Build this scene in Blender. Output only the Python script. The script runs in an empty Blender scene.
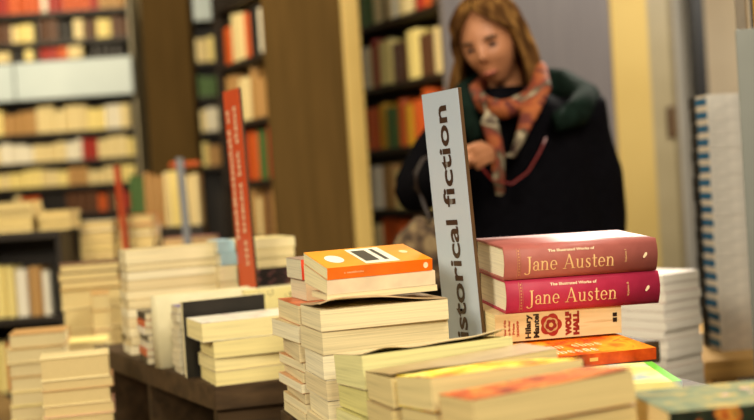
import bpy, bmesh, math, random
from mathutils import Vector, Matrix, Euler, noise
R = random.Random(11)
COL = bpy.context.scene.collection
SC = bpy.context.scene
K = 0.86
F_PX, ROLL, PITCH = 1200.0, math.radians(3.7), math.radians(1.43)
ZT = 0.75                                   # table top height
CZ = ZT + 0.344                             # eye height of the photographer

# ------------------------------------------------------------------ camera
cam_d = bpy.data.cameras.new('camera'); cam = bpy.data.objects.new('camera', cam_d); COL.objects.link(cam)
CM = Matrix.Translation((0, 0, CZ)) @ Matrix.Rotation(math.pi/2 - PITCH, 4, 'X') @ Matrix.Rotation(-ROLL, 4, 'Z')
cam.matrix_world = CM
cam_d.sensor_width = 36; cam_d.lens = 36*F_PX/754; cam_d.clip_end = 60; cam_d.clip_start = 0.05
cam_d.dof.use_dof = True; cam_d.dof.focus_distance = 1.95*K; cam_d.dof.aperture_fstop = 3.1
SC.camera = cam
CR = CM.to_3x3()

def pt(px, py, Y):
    d = CR @ Vector(((px-377)/F_PX, (210-py)/F_PX, -1)); d *= Y/d.y
    return Vector((d.x, d.y, CZ+d.z))
def po(px, py, d): return pt(px, py, d*K)

# ------------------------------------------------------------------ materials
def lin(h):
    h = h.lstrip('#'); c = [int(h[i:i+2], 16)/255 for i in (0, 2, 4)]
    return tuple((x/12.92 if x <= .04045 else ((x+.055)/1.055)**2.4) for x in c) + (1,)
_M = {}
def nodes(m):
    m.use_nodes = True; nt = m.node_tree; b = nt.nodes['Principled BSDF']; return nt, b
def coords(nt, scale):
    tc = nt.nodes.new('ShaderNodeTexCoord'); mp = nt.nodes.new('ShaderNodeMapping'); mp.inputs['Scale'].default_value = scale
    nt.links.new(tc.outputs['Object'], mp.inputs['Vector']); return mp.outputs['Vector']
def ramp(nt, stops, constant=False):
    r = nt.nodes.new('ShaderNodeValToRGB'); e = r.color_ramp.elements
    if constant: r.color_ramp.interpolation = 'CONSTANT'
    while len(e) < len(stops): e.new(.5)
    for el, (p, c) in zip(e, stops): el.position = p; el.color = lin(c)
    return r
def noise_mat(key, stops, scale=(8, 8, 8), rough=.5, detail=3, nscale=1.0, constant=False, bump=0, distort=0, spec=.4):
    if key in _M: return _M[key]
    m = bpy.data.materials.new(key); nt, b = nodes(m)
    n = nt.nodes.new('ShaderNodeTexNoise'); n.inputs['Scale'].default_value = nscale; n.inputs['Detail'].default_value = detail
    n.inputs['Distortion'].default_value = distort
    nt.links.new(coords(nt, scale), n.inputs['Vector'])
    r = ramp(nt, stops, constant); nt.links.new(n.outputs['Fac'], r.inputs['Fac']); nt.links.new(r.outputs['Color'], b.inputs['Base Color'])
    b.inputs['Roughness'].default_value = rough; b.inputs['Specular IOR Level'].default_value = spec
    if bump:
        bp = nt.nodes.new('ShaderNodeBump'); bp.inputs['Strength'].default_value = bump; bp.inputs['Distance'].default_value = .002
        nt.links.new(n.outputs['Fac'], bp.inputs['Height']); nt.links.new(bp.outputs['Normal'], b.inputs['Normal'])
    _M[key] = m; return m
def mul(h, k):
    h = h.lstrip('#'); return '#' + ''.join('%02x' % max(0, min(255, int(int(h[i:i+2], 16)*k))) for i in (0, 2, 4))
def plain(h, rough=.45, spec=.4):
    return noise_mat('coat_%s_%d' % (h.strip('#'), int(rough*100)), [(.3, mul(h, .94)), (.7, mul(h, 1.04))], (30, 30, 30), rough, spec=spec)
def pages(h='#e2c88c'):
    return noise_mat('paper_' + h.strip('#'), [(.25, mul(h, .90)), (.5, h), (.75, mul(h, 1.04))], (7, 7, 700), .85, 2, bump=.12, spec=.15)
def wood(h, k=.72):
    return noise_mat('wood_' + h.strip('#'), [(.25, mul(h, k)), (.75, mul(h, 1.12))], (3, 45, 45), .6, 4, distort=.4, spec=.15)
def metal(h, rough=.3):
    m = plain(h, rough); m.node_tree.nodes['Principled BSDF'].inputs['Metallic'].default_value = .7; return m

# ------------------------------------------------------------------ objects
def tag(o, label=None, cat=None, group=None, kind=None):
    for k, v in (('label', label), ('category', cat), ('group', group), ('kind', kind)):
        if v: o[k] = v
    return o
def empty(name, M, label, cat, group=None):
    o = bpy.data.objects.new(name, None); COL.objects.link(o); o.empty_display_size = .05
    o.matrix_world = M; return tag(o, label, cat, group)
def obj(name, bm, mats, parent=None, M=None, smooth=False, label=None):
    me = bpy.data.meshes.new(name); bmesh.ops.recalc_face_normals(bm, faces=bm.faces[:]); bm.to_mesh(me); bm.free()
    for m in (mats if isinstance(mats, (list, tuple)) else [mats]): me.materials.append(m)
    if smooth:
        for p in me.polygons: p.use_smooth = True
    o = bpy.data.objects.new(name, me); COL.objects.link(o)
    if parent is not None: o.parent = parent
    if M is not None: o.matrix_local = M
    if label: o['label'] = label
    return o
def box(bm, x0, x1, y0, y1, z0, z1, bev=0, M=None):
    r = bmesh.ops.create_cube(bm, size=1)
    vs = r['verts']
    for v in vs:
        v.co = Vector(((x0+x1)/2 + v.co.x*(x1-x0), (y0+y1)/2 + v.co.y*(y1-y0), (z0+z1)/2 + v.co.z*(z1-z0)))
    if bev:
        es = list({e for v in vs for e in v.link_edges})
        r2 = bmesh.ops.bevel(bm, geom=es, offset=bev, segments=2, affect='EDGES', profile=.6)
        vs = list({v for f in r2['faces'] for v in f.verts} | {v for v in vs if v.is_valid})
    if M is not None:
        for v in vs: v.co = M @ v.co
    return vs
def boxo(name, dims, mat, parent=None, M=None, bev=0, **kw):
    bm = bmesh.new(); box(bm, *dims, bev=bev); return obj(name, bm, mat, parent, M, **kw)
def prism(bm, pts, z0, z1, bev=0):
    a = [bm.verts.new((p[0], p[1], z0)) for p in pts]; b = [bm.verts.new((p[0], p[1], z1)) for p in pts]
    n = len(pts); bm.faces.new(a[::-1]); bm.faces.new(b)
    for i in range(n): bm.faces.new((a[i], a[(i+1) % n], b[(i+1) % n], b[i]))
    if bev: bmesh.ops.bevel(bm, geom=bm.edges[:], offset=bev, segments=2, affect='EDGES')
def frame(p, alpha, tilt=0, roll=0):
    return Matrix.Translation(p) @ Matrix.Rotation(alpha, 4, 'Z') @ Matrix.Rotation(tilt, 4, 'X') @ Matrix.Rotation(roll, 4, 'Y')
def slab(bm, fn, nx, ny, thick):
    """closed sheet of the given thickness over fn(u,v)"""
    T, B = [], []
    for i in range(nx+1):
        T.append([]); B.append([])
        for j in range(ny+1):
            p = Vector(fn(i/nx, j/ny)); T[-1].append(bm.verts.new(p + Vector((0, 0, thick)))); B[-1].append(bm.verts.new(p))
    for i in range(nx):
        for j in range(ny):
            bm.faces.new((T[i][j], T[i+1][j], T[i+1][j+1], T[i][j+1])); bm.faces.new((B[i][j], B[i][j+1], B[i+1][j+1], B[i+1][j]))
    for i in range(nx):
        for j in (0, ny): bm.faces.new((T[i][j], T[i+1][j], B[i+1][j], B[i][j]))
    for j in range(ny):
        for i in (0, nx): bm.faces.new((T[i][j], T[i][j+1], B[i][j+1], B[i][j]))
def tube(bm, pts, rad, seg=10, cap=True):
    pts = [Vector(p) for p in pts]; n = len(pts); rings = []
    if not isinstance(rad, (list, tuple)): rad = [rad]*n
    up = Vector((0, 0, 1))
    for i, p in enumerate(pts):
        t = (pts[min(i+1, n-1)] - pts[max(i-1, 0)]).normalized()
        a = t.cross(up if abs(t.z) < .95 else Vector((0, 1, 0))).normalized(); b = t.cross(a)
        r = rad[i]; ra, rb = r if isinstance(r, tuple) else (r, r)
        rings.append([bm.verts.new(p + a*ra*math.cos(2*math.pi*k/seg) + b*rb*math.sin(2*math.pi*k/seg)) for k in range(seg)])
    for i in range(n-1):
        for k in range(seg):
            bm.faces.new((rings[i][k], rings[i][(k+1) % seg], rings[i+1][(k+1) % seg], rings[i+1][k]))
    if cap: bm.faces.new(rings[0][::-1]); bm.faces.new(rings[-1])

# ------------------------------------------------------------------ lettering
def text_bm(s, size, xs=1.0, bold=0.0, center=True):
    cu = bpy.data.curves.new('lettering', 'FONT'); cu.body = s; cu.size = size; cu.offset = bold; cu.resolution_u = 3
    o = bpy.data.objects.new('lettering', cu); COL.objects.link(o)
    bpy.context.view_layer.update()
    me = bpy.data.meshes.new_from_object(o.evaluated_get(bpy.context.evaluated_depsgraph_get()))
    bm = bmesh.new(); bm.from_mesh(me)
    bpy.data.objects.remove(o); bpy.data.curves.remove(cu); bpy.data.meshes.remove(me)
    xsv = [v.co.x for v in bm.verts]; w0, w1 = min(xsv), max(xsv)
    for v in bm.verts: v.co.x = (v.co.x - ((w0+w1)/2 if center else w0))*xs
    return bm
def merge(dst, src, M=None):
    if M is not None: bmesh.ops.transform(src, matrix=M, verts=src.verts[:])
    me = bpy.data.meshes.new('lettering'); src.to_mesh(me); src.free(); dst.from_mesh(me); bpy.data.meshes.remove(me)
def quad(bm, pts): bm.faces.new([bm.verts.new(p if len(p) == 3 else (p[0], p[1], 0)) for p in pts])
def rect(bm, x0, x1, y0, y1): quad(bm, [(x0, y0), (x1, y0), (x1, y1), (x0, y1)])
def arc(bm, cx, cy, rx, ry, a0, a1, thick, thin, n=14):
    thin *= 1.15
    prev = None
    for i in range(n+1):
        a = math.radians(a0 + (a1-a0)*i/n); t = thin + (thick-thin)*abs(math.cos(a))**1.5
        o = (cx + rx*math.cos(a), cy + ry*math.sin(a)); k = (cx + (rx-t)*math.cos(a), cy + (ry-min(t, thin*1.2))*math.sin(a))
        if prev: quad(bm, [prev[0], o, k, prev[1]])
        prev = (o, k)
def disc(bm, cx, cy, rx, ry, n=20, rot=0):
    c, s = math.cos(rot), math.sin(rot)
    bm.faces.new([bm.verts.new((cx + rx*math.cos(a)*c - ry*math.sin(a)*s, cy + rx*math.cos(a)*s + ry*math.sin(a)*c, 0)) for a in [2*math.pi*i/n for i in range(n)]])
def serif_word(word):
    """roman capitals and small letters with thick stems, hairlines and serifs; 1 unit = 1 em"""
    bm = bmesh.new(); x = 0.0
    def sf(xc, y, w=.2, h=.028): rect(bm, xc-w/2, xc+w/2, y, y+h)
    for ch in word:
        if ch == 'J':
            rect(bm, x+.16, x+.255, -.05, .68); sf(x+.208, .652, .24); arc(bm, x+.075, -.06, .18, .13, 0, -165, .09, .035); x += .36
        elif ch == 'a':
            rect(bm, x+.29, x+.37, .03, .33); arc(bm, x+.215, .31, .155, .145, 0, 165, .08, .032)
            arc(bm, x+.20, .13, .165, .135, 60, 320, .085, .03); disc(bm, x+.095, .335, .045, .045); sf(x+.385, 0, .11, .035); x += .46
        elif ch == 'n':
            rect(bm, x+.07, x+.155, 0, .45); sf(x+.112, 0); sf(x+.08, .42, .1); arc(bm, x+.27, .28, .165, .175, 0, 150, .085, .035)
            rect(bm, x+.35, x+.435, 0, .28); sf(x+.392, 0); x += .54
        elif ch == 'e':
            arc(bm, x+.23, .225, .2, .235, 0, 318, .085, .032, 22); rect(bm, x+.07, x+.43, .22, .25); x += .48
        elif ch == 'A':
            quad(bm, [(x+.06, 0), (x+.10, 0), (x+.36, .66), (x+.33, .70)]); quad(bm, [(x+.31, .70), (x+.38, .70), (x+.64, 0), (x+.53, 0)])
            rect(bm, x+.17, x+.51, .22, .25); sf(x+.09, 0, .22); sf(x+.58, 0, .24); x += .72
        elif ch == 'u':
            rect(bm, x+.07, x+.155, .16, .45); sf(x+.08, .42, .14); arc(bm, x+.235, .17, .165, .18, 180, 330, .085, .035)
            rect(bm, x+.34, x+.425, 0, .45); sf(x+.36, .42, .14); sf(x+.45, 0, .1); x += .55
        elif ch == 's':
            arc(bm, x+.18, .335, .135, .125, 40, 270, .075, .032); arc(bm, x+.18, .12, .145, .13, 90, -140, .08, .032)
            quad(bm, [(x+.07, .29), (x+.12, .33), (x+.30, .17), (x+.25, .11)]); rect(bm, x+.27, x+.295, .31, .43); rect(bm, x+.05, x+.075, .02, .15); x += .40
        elif ch == 't':
            rect(bm, x+.10, x+.185, .1, .60); rect(bm, x+.02, x+.30, .415, .45); arc(bm, x+.23, .11, .13, .12, 180, 320, .08, .035); x += .34
        elif ch == ' ': x += .30
    return bm, x
def marks(n, w, h, rnd, word=.12):
    """a line of letter-like strokes, too small in the photo to be read"""
    bm = bmesh.new(); x = 0; s = w/n
    for i in range(n):
        if rnd.random() < word: x += s; continue
        k = rnd.randrange(4); t = s*.22
        if k in (0, 3): rect(bm, x, x+t, 0, h*(1 if k else .7)); arc(bm, x+s*.4, h*.35, s*.36, h*.35, -90, 90, t, t*.8, 6)
        elif k == 1: arc(bm, x+s*.4, h*.36, s*.38, h*.36, 30, 330, t, t*.8, 8); rect(bm, x+s*.1, x+s*.7, h*.3, h*.44)
        else: rect(bm, x+s*.1, x+s*.1+t, 0, h*.75); rect(bm, x+s*.5, x+s*.5+t, 0, h*.75); rect(bm, x+s*.1, x+s*.6, h*.6, h*.75)
        x += s
    return bm
def lay_on(bm, zs, fn):
    """cut at the levels zs of local y and map (x, y) to 3-D with fn"""
    for z in zs:
        bmesh.ops.bisect_plane(bm, geom=bm.verts[:]+bm.edges[:]+bm.faces[:], plane_co=(0, z, 0), plane_no=(0, 1, 0))
    for v in bm.verts: v.co = Vector(fn(v.co.x, v.co.y))
    return bm

# ------------------------------------------------------------------ books
ORD = ['top', 'second', 'third', 'fourth', 'fifth', 'sixth', 'seventh', 'eighth', 'ninth', 'tenth', 'eleventh', 'twelfth', 'thirteenth', 'fourteenth', 'fifteenth', 'sixteenth', 'seventeenth', 'eighteenth', 'nineteenth', 'twentieth']
def book(M, L, W, T, cover, page, label, spine=None, hard=False, lifts=(), wedge=0, wedge_u=0, shear=(0, 0), name='paperback_book', group=None, bulge=0.0, flip=False):
    """lies flat: spine on the near long side (-y) unless flip; L along x, W along y, T up; origin = middle of the underside"""
    if flip:
        M = M @ Matrix.Rotation(math.pi, 4, 'Z'); T += wedge + wedge_u; wedge, wedge_u = -wedge, -wedge_u
    root = empty(name, M, label, 'book', group)
    ct = .0028 if hard else .0007; ov = .0035 if hard else 0
    def zt(u, v): return T - ct + wedge*v + wedge_u*u
    bm = bmesh.new()                                   # page block
    px, y0, y1 = L/2 - ov, -W/2 + ct, W/2 - ov
    nx, ny = 4, 5; T0, B0 = [], []
    for i in range(nx+1):
        T0.append([]); B0.append([])
        for j in range(ny+1):
            x = -px + 2*px*i/nx; y = y0 + (y1-y0)*j/ny; v = (y + W/2)/W
            T0[-1].append(bm.verts.new((x + shear[0], y + shear[1], zt(i/nx, v) - .0002))); B0[-1].append(bm.verts.new((x, y, ct)))
    for i in range(nx):
        for j in range(ny):
            bm.faces.new((T0[i][j], T0[i+1][j], T0[i+1][j+1], T0[i][j+1])); bm.faces.new((B0[i][j], B0[i][j+1], B0[i+1][j+1], B0[i+1][j]))
        for j in (0, ny): bm.faces.new((T0[i][j], T0[i+1][j], B0[i+1][j], B0[i][j]))
    for j in range(ny):
        for i in (0, nx): bm.faces.new((T0[i][j], T0[i][j+1], B0[i][j+1], B0[i][j]))
    obj('page_block', bm, page, root)
    bm = bmesh.new()                                   # cover: two boards and the spine in one folded sheet
    def lift(u, v):
        z = 0
        for (u0, v0, amp, s) in lifts: z += amp*math.exp(-((u-u0)**2 + ((v-v0)*W/L)**2)/(s*s))
        return z
    nxx, nyy = (26, 10) if lifts else (2, 3)
    sh = shear
    def sy(z):
        if bulge: return -W/2 - bulge*(1 - (2*min(max(z/T, 0), 1) - 1)**2)
        return -W/2
    ns = 8 if bulge else 2
    O, I = [], []                                      # outer and inner outlines, from the fore-edge under the book round the spine to the top fore-edge
    for i in range(nxx+1):
        u = i/nxx; x = -L/2 + L*u; o, n_ = [], []
        for j in range(nyy, 0, -1): v = j/nyy; o.append((x, -W/2 + W*v, 0)); n_.append((x, -W/2 + W*v, ct))
        for k in range(ns+1):
            f = k/ns; Tu = T + wedge_u*u; z = Tu*f
            o.append((x + sh[0]*f, sy(z) + sh[1]*f, z + (lift(u, 0) if k == ns else 0)))
            zi = min(max(z, ct), Tu-ct); n_.append((x + sh[0]*f, sy(z) + ct + sh[1]*f, zi + (lift(u, 0) if k == ns else 0)))
        for j in range(1, nyy+1):
            v = j/nyy; z = T + wedge_u*u + wedge*v + lift(u, v); o.append((x + sh[0], -W/2 + W*v + sh[1], z)); n_.append((x + sh[0], -W/2 + W*v + sh[1], z - ct))
        O.append([bm.verts.new(p) for p in o]); I.append([bm.verts.new(p) for p in n_])
    m = len(O[0])
    for i in range(nxx):
        for j in range(m-1):
            f = bm.faces.new((O[i][j], O[i+1][j], O[i+1][j+1], O[i][j+1]))
            if spine is not None and nyy-1 <= j < nyy+ns: f.material_index = 1
            if bulge: f.smooth = True
            bm.faces.new((I[i][j], I[i][j+1], I[i+1][j+1], I[i+1][j]))
        for j in (0, m-1): bm.faces.new((O[i][j], O[i+1][j], I[i+1][j], I[i][j]))
    for j in range(m-1):
        for i in (0, nxx): bm.faces.new((O[i][j], O[i][j+1], I[i][j+1], I[i][j]))
    obj('cover', bm, [cover, spine] if spine is not None else cover, root)
    return root
def near(p, alpha, L, W, z=None):
    """centre of the underside of a book whose near left corner is p"""
    u = Vector((math.cos(alpha), math.sin(alpha), 0)); v = Vector((-u.y, u.x, 0))
    c = p + u*L/2 + v*W/2
    if z is not None: c.z = z
    return c
def stack(p, alpha, z0, items, where, group, base_label='%s book, %s from top of %s', jit=.003, rnd=R, tilt=0, roll=0):
    gap = .0006 + (.0012 if tilt else 0)
    """items from the top down: dict(L, W, T, cover, page, ...). p = near left corner; builds from z0 up"""
    z = z0; n = len(items)
    for k in range(n-1, -1, -1):
        it = dict(items[k]); dx, dy = it.pop('off', (rnd.uniform(-jit, jit), rnd.uniform(-jit, jit))); da = it.pop('rot', rnd.uniform(-.012, .012))
        L, W, T = it.pop('L'), it.pop('W'), it.pop('T'); what = it.pop('what', 'cream-paged')
        lab = it.pop('label', None) or (('%s book on top of %s' % (what, where)) if k == 0 else base_label % (what, ORD[k] if k < len(ORD) else 'a low one', where))
        u = Vector((math.cos(alpha), math.sin(alpha), 0)); v = Vector((-u.y, u.x, 0))
        q = p + u*dx + v*dy; q.z = z; i = n-1-k
        Mb = Matrix.Translation(q) @ Matrix.Rotation(alpha+da, 4, 'Z') @ Matrix.Rotation(math.atan(math.tan(tilt)*i/n), 4, 'X') @ Matrix.Rotation(-math.atan(math.tan(roll)*i/n), 4, 'Y') @ Matrix.Translation((L/2, W/2, 0))
        book(Mb, L, W, T, it.pop('cover'), it.pop('page'), lab, group=group, wedge=W*math.tan(tilt)/n, wedge_u=L*math.tan(roll)/n, **it)
        z += T + gap
    return z

# small books seen only out of focus: one mesh each (rounded spine, covers, inset pages)
def unit_book():
    bm = bmesh.new(); pr = [(-.5, .5), (-.5, -.36), (-.42, -.45), (-.2, -.5), (.2, -.5), (.42, -.45), (.5, -.36), (.5, .5)]
    prism(bm, pr, 0, 1); bmesh.ops.recalc_face_normals(bm, faces=bm.faces[:]); bm.normal_update()
    pf = [f for f in bm.faces if abs(f.normal.z) > .9 or f.normal.y > .9]
    r = bmesh.ops.inset_region(bm, faces=pf, thickness=.07, depth=-.03, use_boundary=True, use_even_offset=False)
    for f in pf: f.material_index = 1
    bmesh.ops.recalc_face_normals(bm, faces=bm.faces[:])
    me = bpy.data.meshes.new('book'); bm.to_mesh(me); bm.free(); me.materials.append(plain('#d8c48a')); me.materials.append(pages()); return me
UNIT = unit_book()
def mini(M, w, d, h, mat, page, label, group, name='book'):
    o = bpy.data.objects.new(name, UNIT); COL.objects.link(o)
    o.matrix_world = M @ Matrix.Diagonal((w, d, h, 1)); tag(o, label, 'book', group)
    for s, m in zip(o.material_slots, (mat, page)): s.link = 'OBJECT'; s.material = m
    return o
PAL = {'cream': '#e9d49a', 'pale yellow': '#f2dd8c', 'white': '#efe6cf', 'orange': '#cf5a1c', 'red': '#a82a1c', 'tan': '#b98d52', 'brown': '#5e3a20', 'green': '#4d6a34', 'yellow': '#e0a822', 'black': '#1d1712', 'grey blue': '#8f98a4', 'pink': '#c98a80'}
def shelf_row(M, x0, x1, z, hmax, rnd, weights, rowname, where, dmax=.15, wr=(.03, .06), gap=.08, page=None):
    names = [n for n, _ in weights]; ws = [w for _, w in weights]; x = x0; cur = None; left = 0
    page = page or pages()
    while True:
        if left <= 0:
            cur = rnd.choices(names, ws)[0]; left = rnd.choice((1, 1, 2, 2))
            hh = hmax*rnd.uniform(.68, .93); dd = dmax*rnd.uniform(.75, 1)
            if rnd.random() < gap: x += rnd.uniform(.03, .07)
        left -= 1; w = rnd.uniform(*wr)
        if x + w > x1: break
        mini(M @ Matrix.Translation((x + w/2, .03 + dd/2 + rnd.uniform(0, .01), z + .0008)), w*.97, dd, hh*rnd.uniform(.98, 1.01), plain(PAL[cur]), page,
             '%s spined book standing in %s of %s' % (cur, rowname, where), '%s of %s' % (rowname, where))
        x += w + .0005
def mini_stack(p, alpha, z0, ts, L, W, cols, where, group, rnd, page=None, jit=.006):
    u = Vector((math.cos(alpha), math.sin(alpha), 0)); v = Vector((-u.y, u.x, 0)); z = z0; n = len(ts)
    for k, t in enumerate(ts):
        l, w = L*rnd.uniform(.95, 1), W*rnd.uniform(.95, 1)
        c = p + u*(L/2 + rnd.uniform(-jit, jit)) + v*(W/2 + rnd.uniform(-jit, jit)); c.z = z
        cn = cols[k % len(cols)]; i = n-1-k
        # lying: thickness (local x) up, height (local z) along u, spine (local -y) away
        B = Matrix.Translation(c + Vector((0, 0, t/2)) - u*l/2) @ Matrix((( -0*u.x, -v.x, u.x, 0), (0, -v.y, u.y, 0), (1, 0, 0, 0), (0, 0, 0, 1)))
        mini(B, t*.98, w, l, plain(PAL[cn] if cn in PAL else cn), page or pages(), ('%s book on top of %s' % (cn, where)) if i == 0 else ('%s book, %s from top of %s' % (cn, ORD[min(i, 19)], where)), group)
        z += t
    return z

# ================================================================== setting
CARPET = noise_mat('carpet', [(.3, '#3a2c1e'), (.7, '#57442f')], (90, 90, 90), .95, 4, bump=.4)
boxo('floor', (-6, 5, -1.5, 10.6, -.05, 0), CARPET)['kind'] = 'structure'
boxo('wall_back', (-6, 5, 10.4, 10.6, 0, 3.4), noise_mat('plaster', [(.3, '#a89670'), (.7, '#b9a67e')], (4, 4, 4), .9))['kind'] = 'structure'
LAM = noise_mat('brown_laminate', [(.3, '#523d1b'), (.7, '#5f4722')], (40, 40, 2.5), .75, 4, spec=.1)
GREY = noise_mat('grey_laminate', [(.3, '#6c6566'), (.7, '#77706f')], (40, 40, 2.5), .5, 4)
DARK = noise_mat('dark_wood', [(.3, '#1c140c'), (.7, '#2b2013')], (3, 40, 40), .5, 4)
YEL = noise_mat('yellow_lacquer', [(.3, '#c4a660'), (.7, '#cfb26c')], (2, 2, 2), .35, 2)

def bookcase(M, L, depth, zs, ztop, label, body_w=None, panel=None, trim=None, dark=DARK, name='bookcase', panel_side=1, post=None):
    """front at y=0, shelves at the levels zs; body_w: full width of a two-sided unit closed at its end by a panel"""
    root = empty(name, M, label, 'bookcase')
    bw = body_w or depth + .02
    boxo('back_panel', (0, L, depth, bw, 0, ztop), dark, root)
    for z in zs: boxo('shelf', (0.02, L-.02, .012, depth, z-.028, z), dark, root, bev=.002)
    boxo('side_panel', (0, .02, 0, depth, 0, ztop), dark, root)
    boxo('side_panel', (L-.02, L, 0, depth, 0, ztop), post or dark, root)
    if panel:
        boxo('end_panel', (L, L+.03, -.01, bw+.01, 0, ztop), panel, root, bev=.003)
    if trim: boxo('trim_strip', (L-.05, L+.04, bw+.012, bw+.012+trim, 0, ztop), YEL, root, bev=.006, label='yellow lacquered corner strip')
    return root

# gondola behind the woman: shelves seen along their length on its left, grey end panel towards us
C0 = pt(447, 100, 5.25); C1 = pt(613, 0, 5.62)
aC = math.atan2(-.9, .44)
MC = Matrix.Translation((C0.x - .44/1.0018*1.62, C0.y + .9/1.0018*1.62, 0)) @ Matrix.Rotation(aC, 4, 'Z')
zsC = [.35, .65, .95, 1.245, 1.55, 1.855, 2.16]
bookcase(MC, 1.62, .24, zsC, 2.75, 'dark bookcase with grey end panel and broad yellow strip behind the woman', body_w=.87, panel=GREY, trim=.21, post=noise_mat('tan_post', [(.3, '#6e5c38'), (.7, '#7d6a43')], (20, 20, 2), .5))
rC = random.Random(5)
Wt = dict(dark=[('cream', 4), ('pale yellow', 4), ('black', 4), ('brown', 3), ('orange', 1), ('red', 1), ('grey blue', 1)], tan=[('tan', 6), ('cream', 2), ('brown', 2), ('yellow', 1)], mixed=[('cream', 4), ('orange', 3), ('red', 2), ('green', 2), ('yellow', 1), ('brown', 2), ('white', 2), ('black', 1)],
          pale=[('cream', 6), ('pale yellow', 5), ('tan', 3), ('white', 2), ('brown', 1), ('red', .5)],
          orange=[('orange', 6), ('cream', 2), ('red', 2), ('green', 1), ('white', 2), ('yellow', 1)],
          light=[('cream', 7), ('white', 3), ('pale yellow', 5), ('tan', 1.5), ('red', .7)],
          warm=[('orange', 4), ('red', 3), ('cream', 4), ('white', 2), ('tan', 3), ('black', 1)])
for z, wt, rn in ((1.855, 'mixed', 'the top row'), (1.55, 'pale', 'the second row'), (1.245, 'orange', 'the third row'), (.95, 'pale', 'the fourth row'), (.65, 'orange', 'the fifth row')):
    shelf_row(MC, .72, 1.59, z, .27, rC, Wt[wt], rn, 'the bookcase behind the woman', dmax=.17, wr=(.045, .075), gap=.05)

# gondola left of it: brown end panel
B0 = pt(262, 0, 5.2)
aB = aC
MB_ = Matrix.Translation((B0.x - .44/1.0018*.68, B0.y + .9/1.0018*.68, 0)) @ Matrix.Rotation(aB, 4, 'Z')
bookcase(MB_, .68, .22, [.35, .61, .87, 1.13, 1.405, 1.685, 1.965], 2.7, 'bookcase with wide brown end panel and narrow yellow strip', body_w=.345, panel=LAM, trim=.085)
rB = random.Random(8)
for z, wt, rn in ((1.685, 'warm', 'the top row'), (1.405, 'tan', 'the second row'), (1.13, 'mixed', 'the third row'), (.87, 'tan', 'the fourth row')):
    shelf_row(MB_, .03, .655, z, .255, rB, Wt[wt], rn, 'the brown-ended bookcase', dmax=.15, wr=(.045, .07), gap=.05)

# brown pillar further left
A0, A1 = pt(140, 0, 6.6), pt(190, 0, 6.7)
bm = bmesh.new(); box(bm, 0, A1.x-A0.x, 0, .3, 0, 2.9, .006)
obj('column', bm, LAM, None, Matrix.Translation((A0.x, 6.6, 0)) @ Matrix.Rotation(.05, 4, 'Z'))['kind'] = 'structure'
bpy.data.objects['column'].name = 'trim_1'

# far wall of bookcases with pale header boards
YF = 9.0
HEAD = noise_mat('header_board', [(.3, '#b9c6c8'), (.7, '#cbd6d6')], (2, 2, 2), .5)
def far_case(pxa, pxb, rows, header, where, label, seed, wt):
    a, b = pt(pxa, 110, YF), pt(pxb, 110, YF); L = b.x - a.x
    zs = [pt(70, y, YF).z + (-.0) for y in rows]
    M = Matrix.Translation((a.x, YF, 0)); r = random.Random(seed)
    root = bookcase(M, L, .22, zs, pt(70, -30, YF).z, label, dark=DARK, post=noise_mat('pale_post', [(.3, '#8f8468'), (.7, '#a3977a')], (9, 9, 2), .5))
    h0, h1 = pt(70, header[1], YF).z, pt(70, header[0], YF).z
    n = header[2]; xs = [0] + n + [L]
    for i in range(len(xs)-1):
        boxo('header_board', (xs[i]+.006, xs[i+1]-.006, -.07, 0, h0, h1), HEAD, root, bev=.005, label='pale blue header board')
    zz = sorted(zs)
    for k, y in enumerate(rows):
        z = pt(70, y, YF).z; up = [q for q in zz if q > z + .02]; h = (min(up) - z - .03) if up else .25
        if abs(z - h0) < .08: continue
        shelf_row(M, .03, L-.03, z, min(h, .235)*.93, r, Wt[wt[k]], 'the %s row' % ORD[k], where, dmax=.15, wr=(.045, .08), gap=.10, page=None)
far_case(-25, 137, [10, 39, 58, 131, 160, 185, 213], (61, 98, [.33]), 'the far left bookcase', 'tall dark bookcase with pale blue header boards at the far left', 21, ['warm', 'dark', 'dark', 'light', 'light', 'light', 'dark'])
far_case(186, 262, [-12, 70, 105, 140, 175], (-8, 30, []), 'the bookcase past the brown column', 'dark bookcase with a high header board beyond the brown column', 33, ['warm', 'light', 'mixed', 'light', 'light'])

# ------------------------------------------------------------------ right side
WALLR = noise_mat('beige_plaster', [(.3, '#c9b494'), (.7, '#d3c0a2')], (3, 3, 3), .9)
a, b = pt(650, 100, 7.4), pt(800, 100, 7.4)
boxo('wall_right', (a.x-.1, b.x+.6, 7.4, 7.5, 0, 3.2), WALLR)['kind'] = 'structure'
# white door with yellow side and a brown latch, then the dark post
def rx(px, Y): return pt(px, 60, Y).x
DM = Matrix.Identity(4)
WHITE = noise_mat('white_gloss', [(.3, '#d7cfbf'), (.7, '#e4ddcf')], (2, 2, 2), .2, spec=.6)
dr = empty('door_1', Matrix.Translation((0, 6.9, 0)), None, None); dr['kind'] = 'structure'
x0, x1, x2, x3 = rx(655, 6.9), rx(668, 6.9), rx(674, 6.9), rx(697, 6.9)
boxo('door_frame', (x0-.12, x1, -.05, .05, 0, 2.9), noise_mat('cream_frame', [(.3, '#b9a77e'), (.7, '#c8b68c')], (3, 3, 3), .4), dr, bev=.006)
boxo('door_frame', (x1, x2, -.02, .05, 0, 2.9), plain('#9c8b66'), dr, bev=.006)
boxo('door_leaf', (x2, x3, -.03, .05, 0, 2.9), WHITE, dr, bev=.02)
boxo('door_latch', (pt(665, 120, 6.9).x, pt(673, 120, 6.9).x, -.075, -.02, pt(668, 138, 6.9).z, pt(668, 107, 6.9).z), plain('#6a4a26'), dr, bev=.006)
tq = pt(697, 30, 6.7); tw = pt(705, 30, 6.7)
tr = boxo('trim_2', (tq.x-.02, tw.x, 6.7, 6.8, 0, 2.9), plain('#15110e')); tr['kind'] = 'structure'

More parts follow.
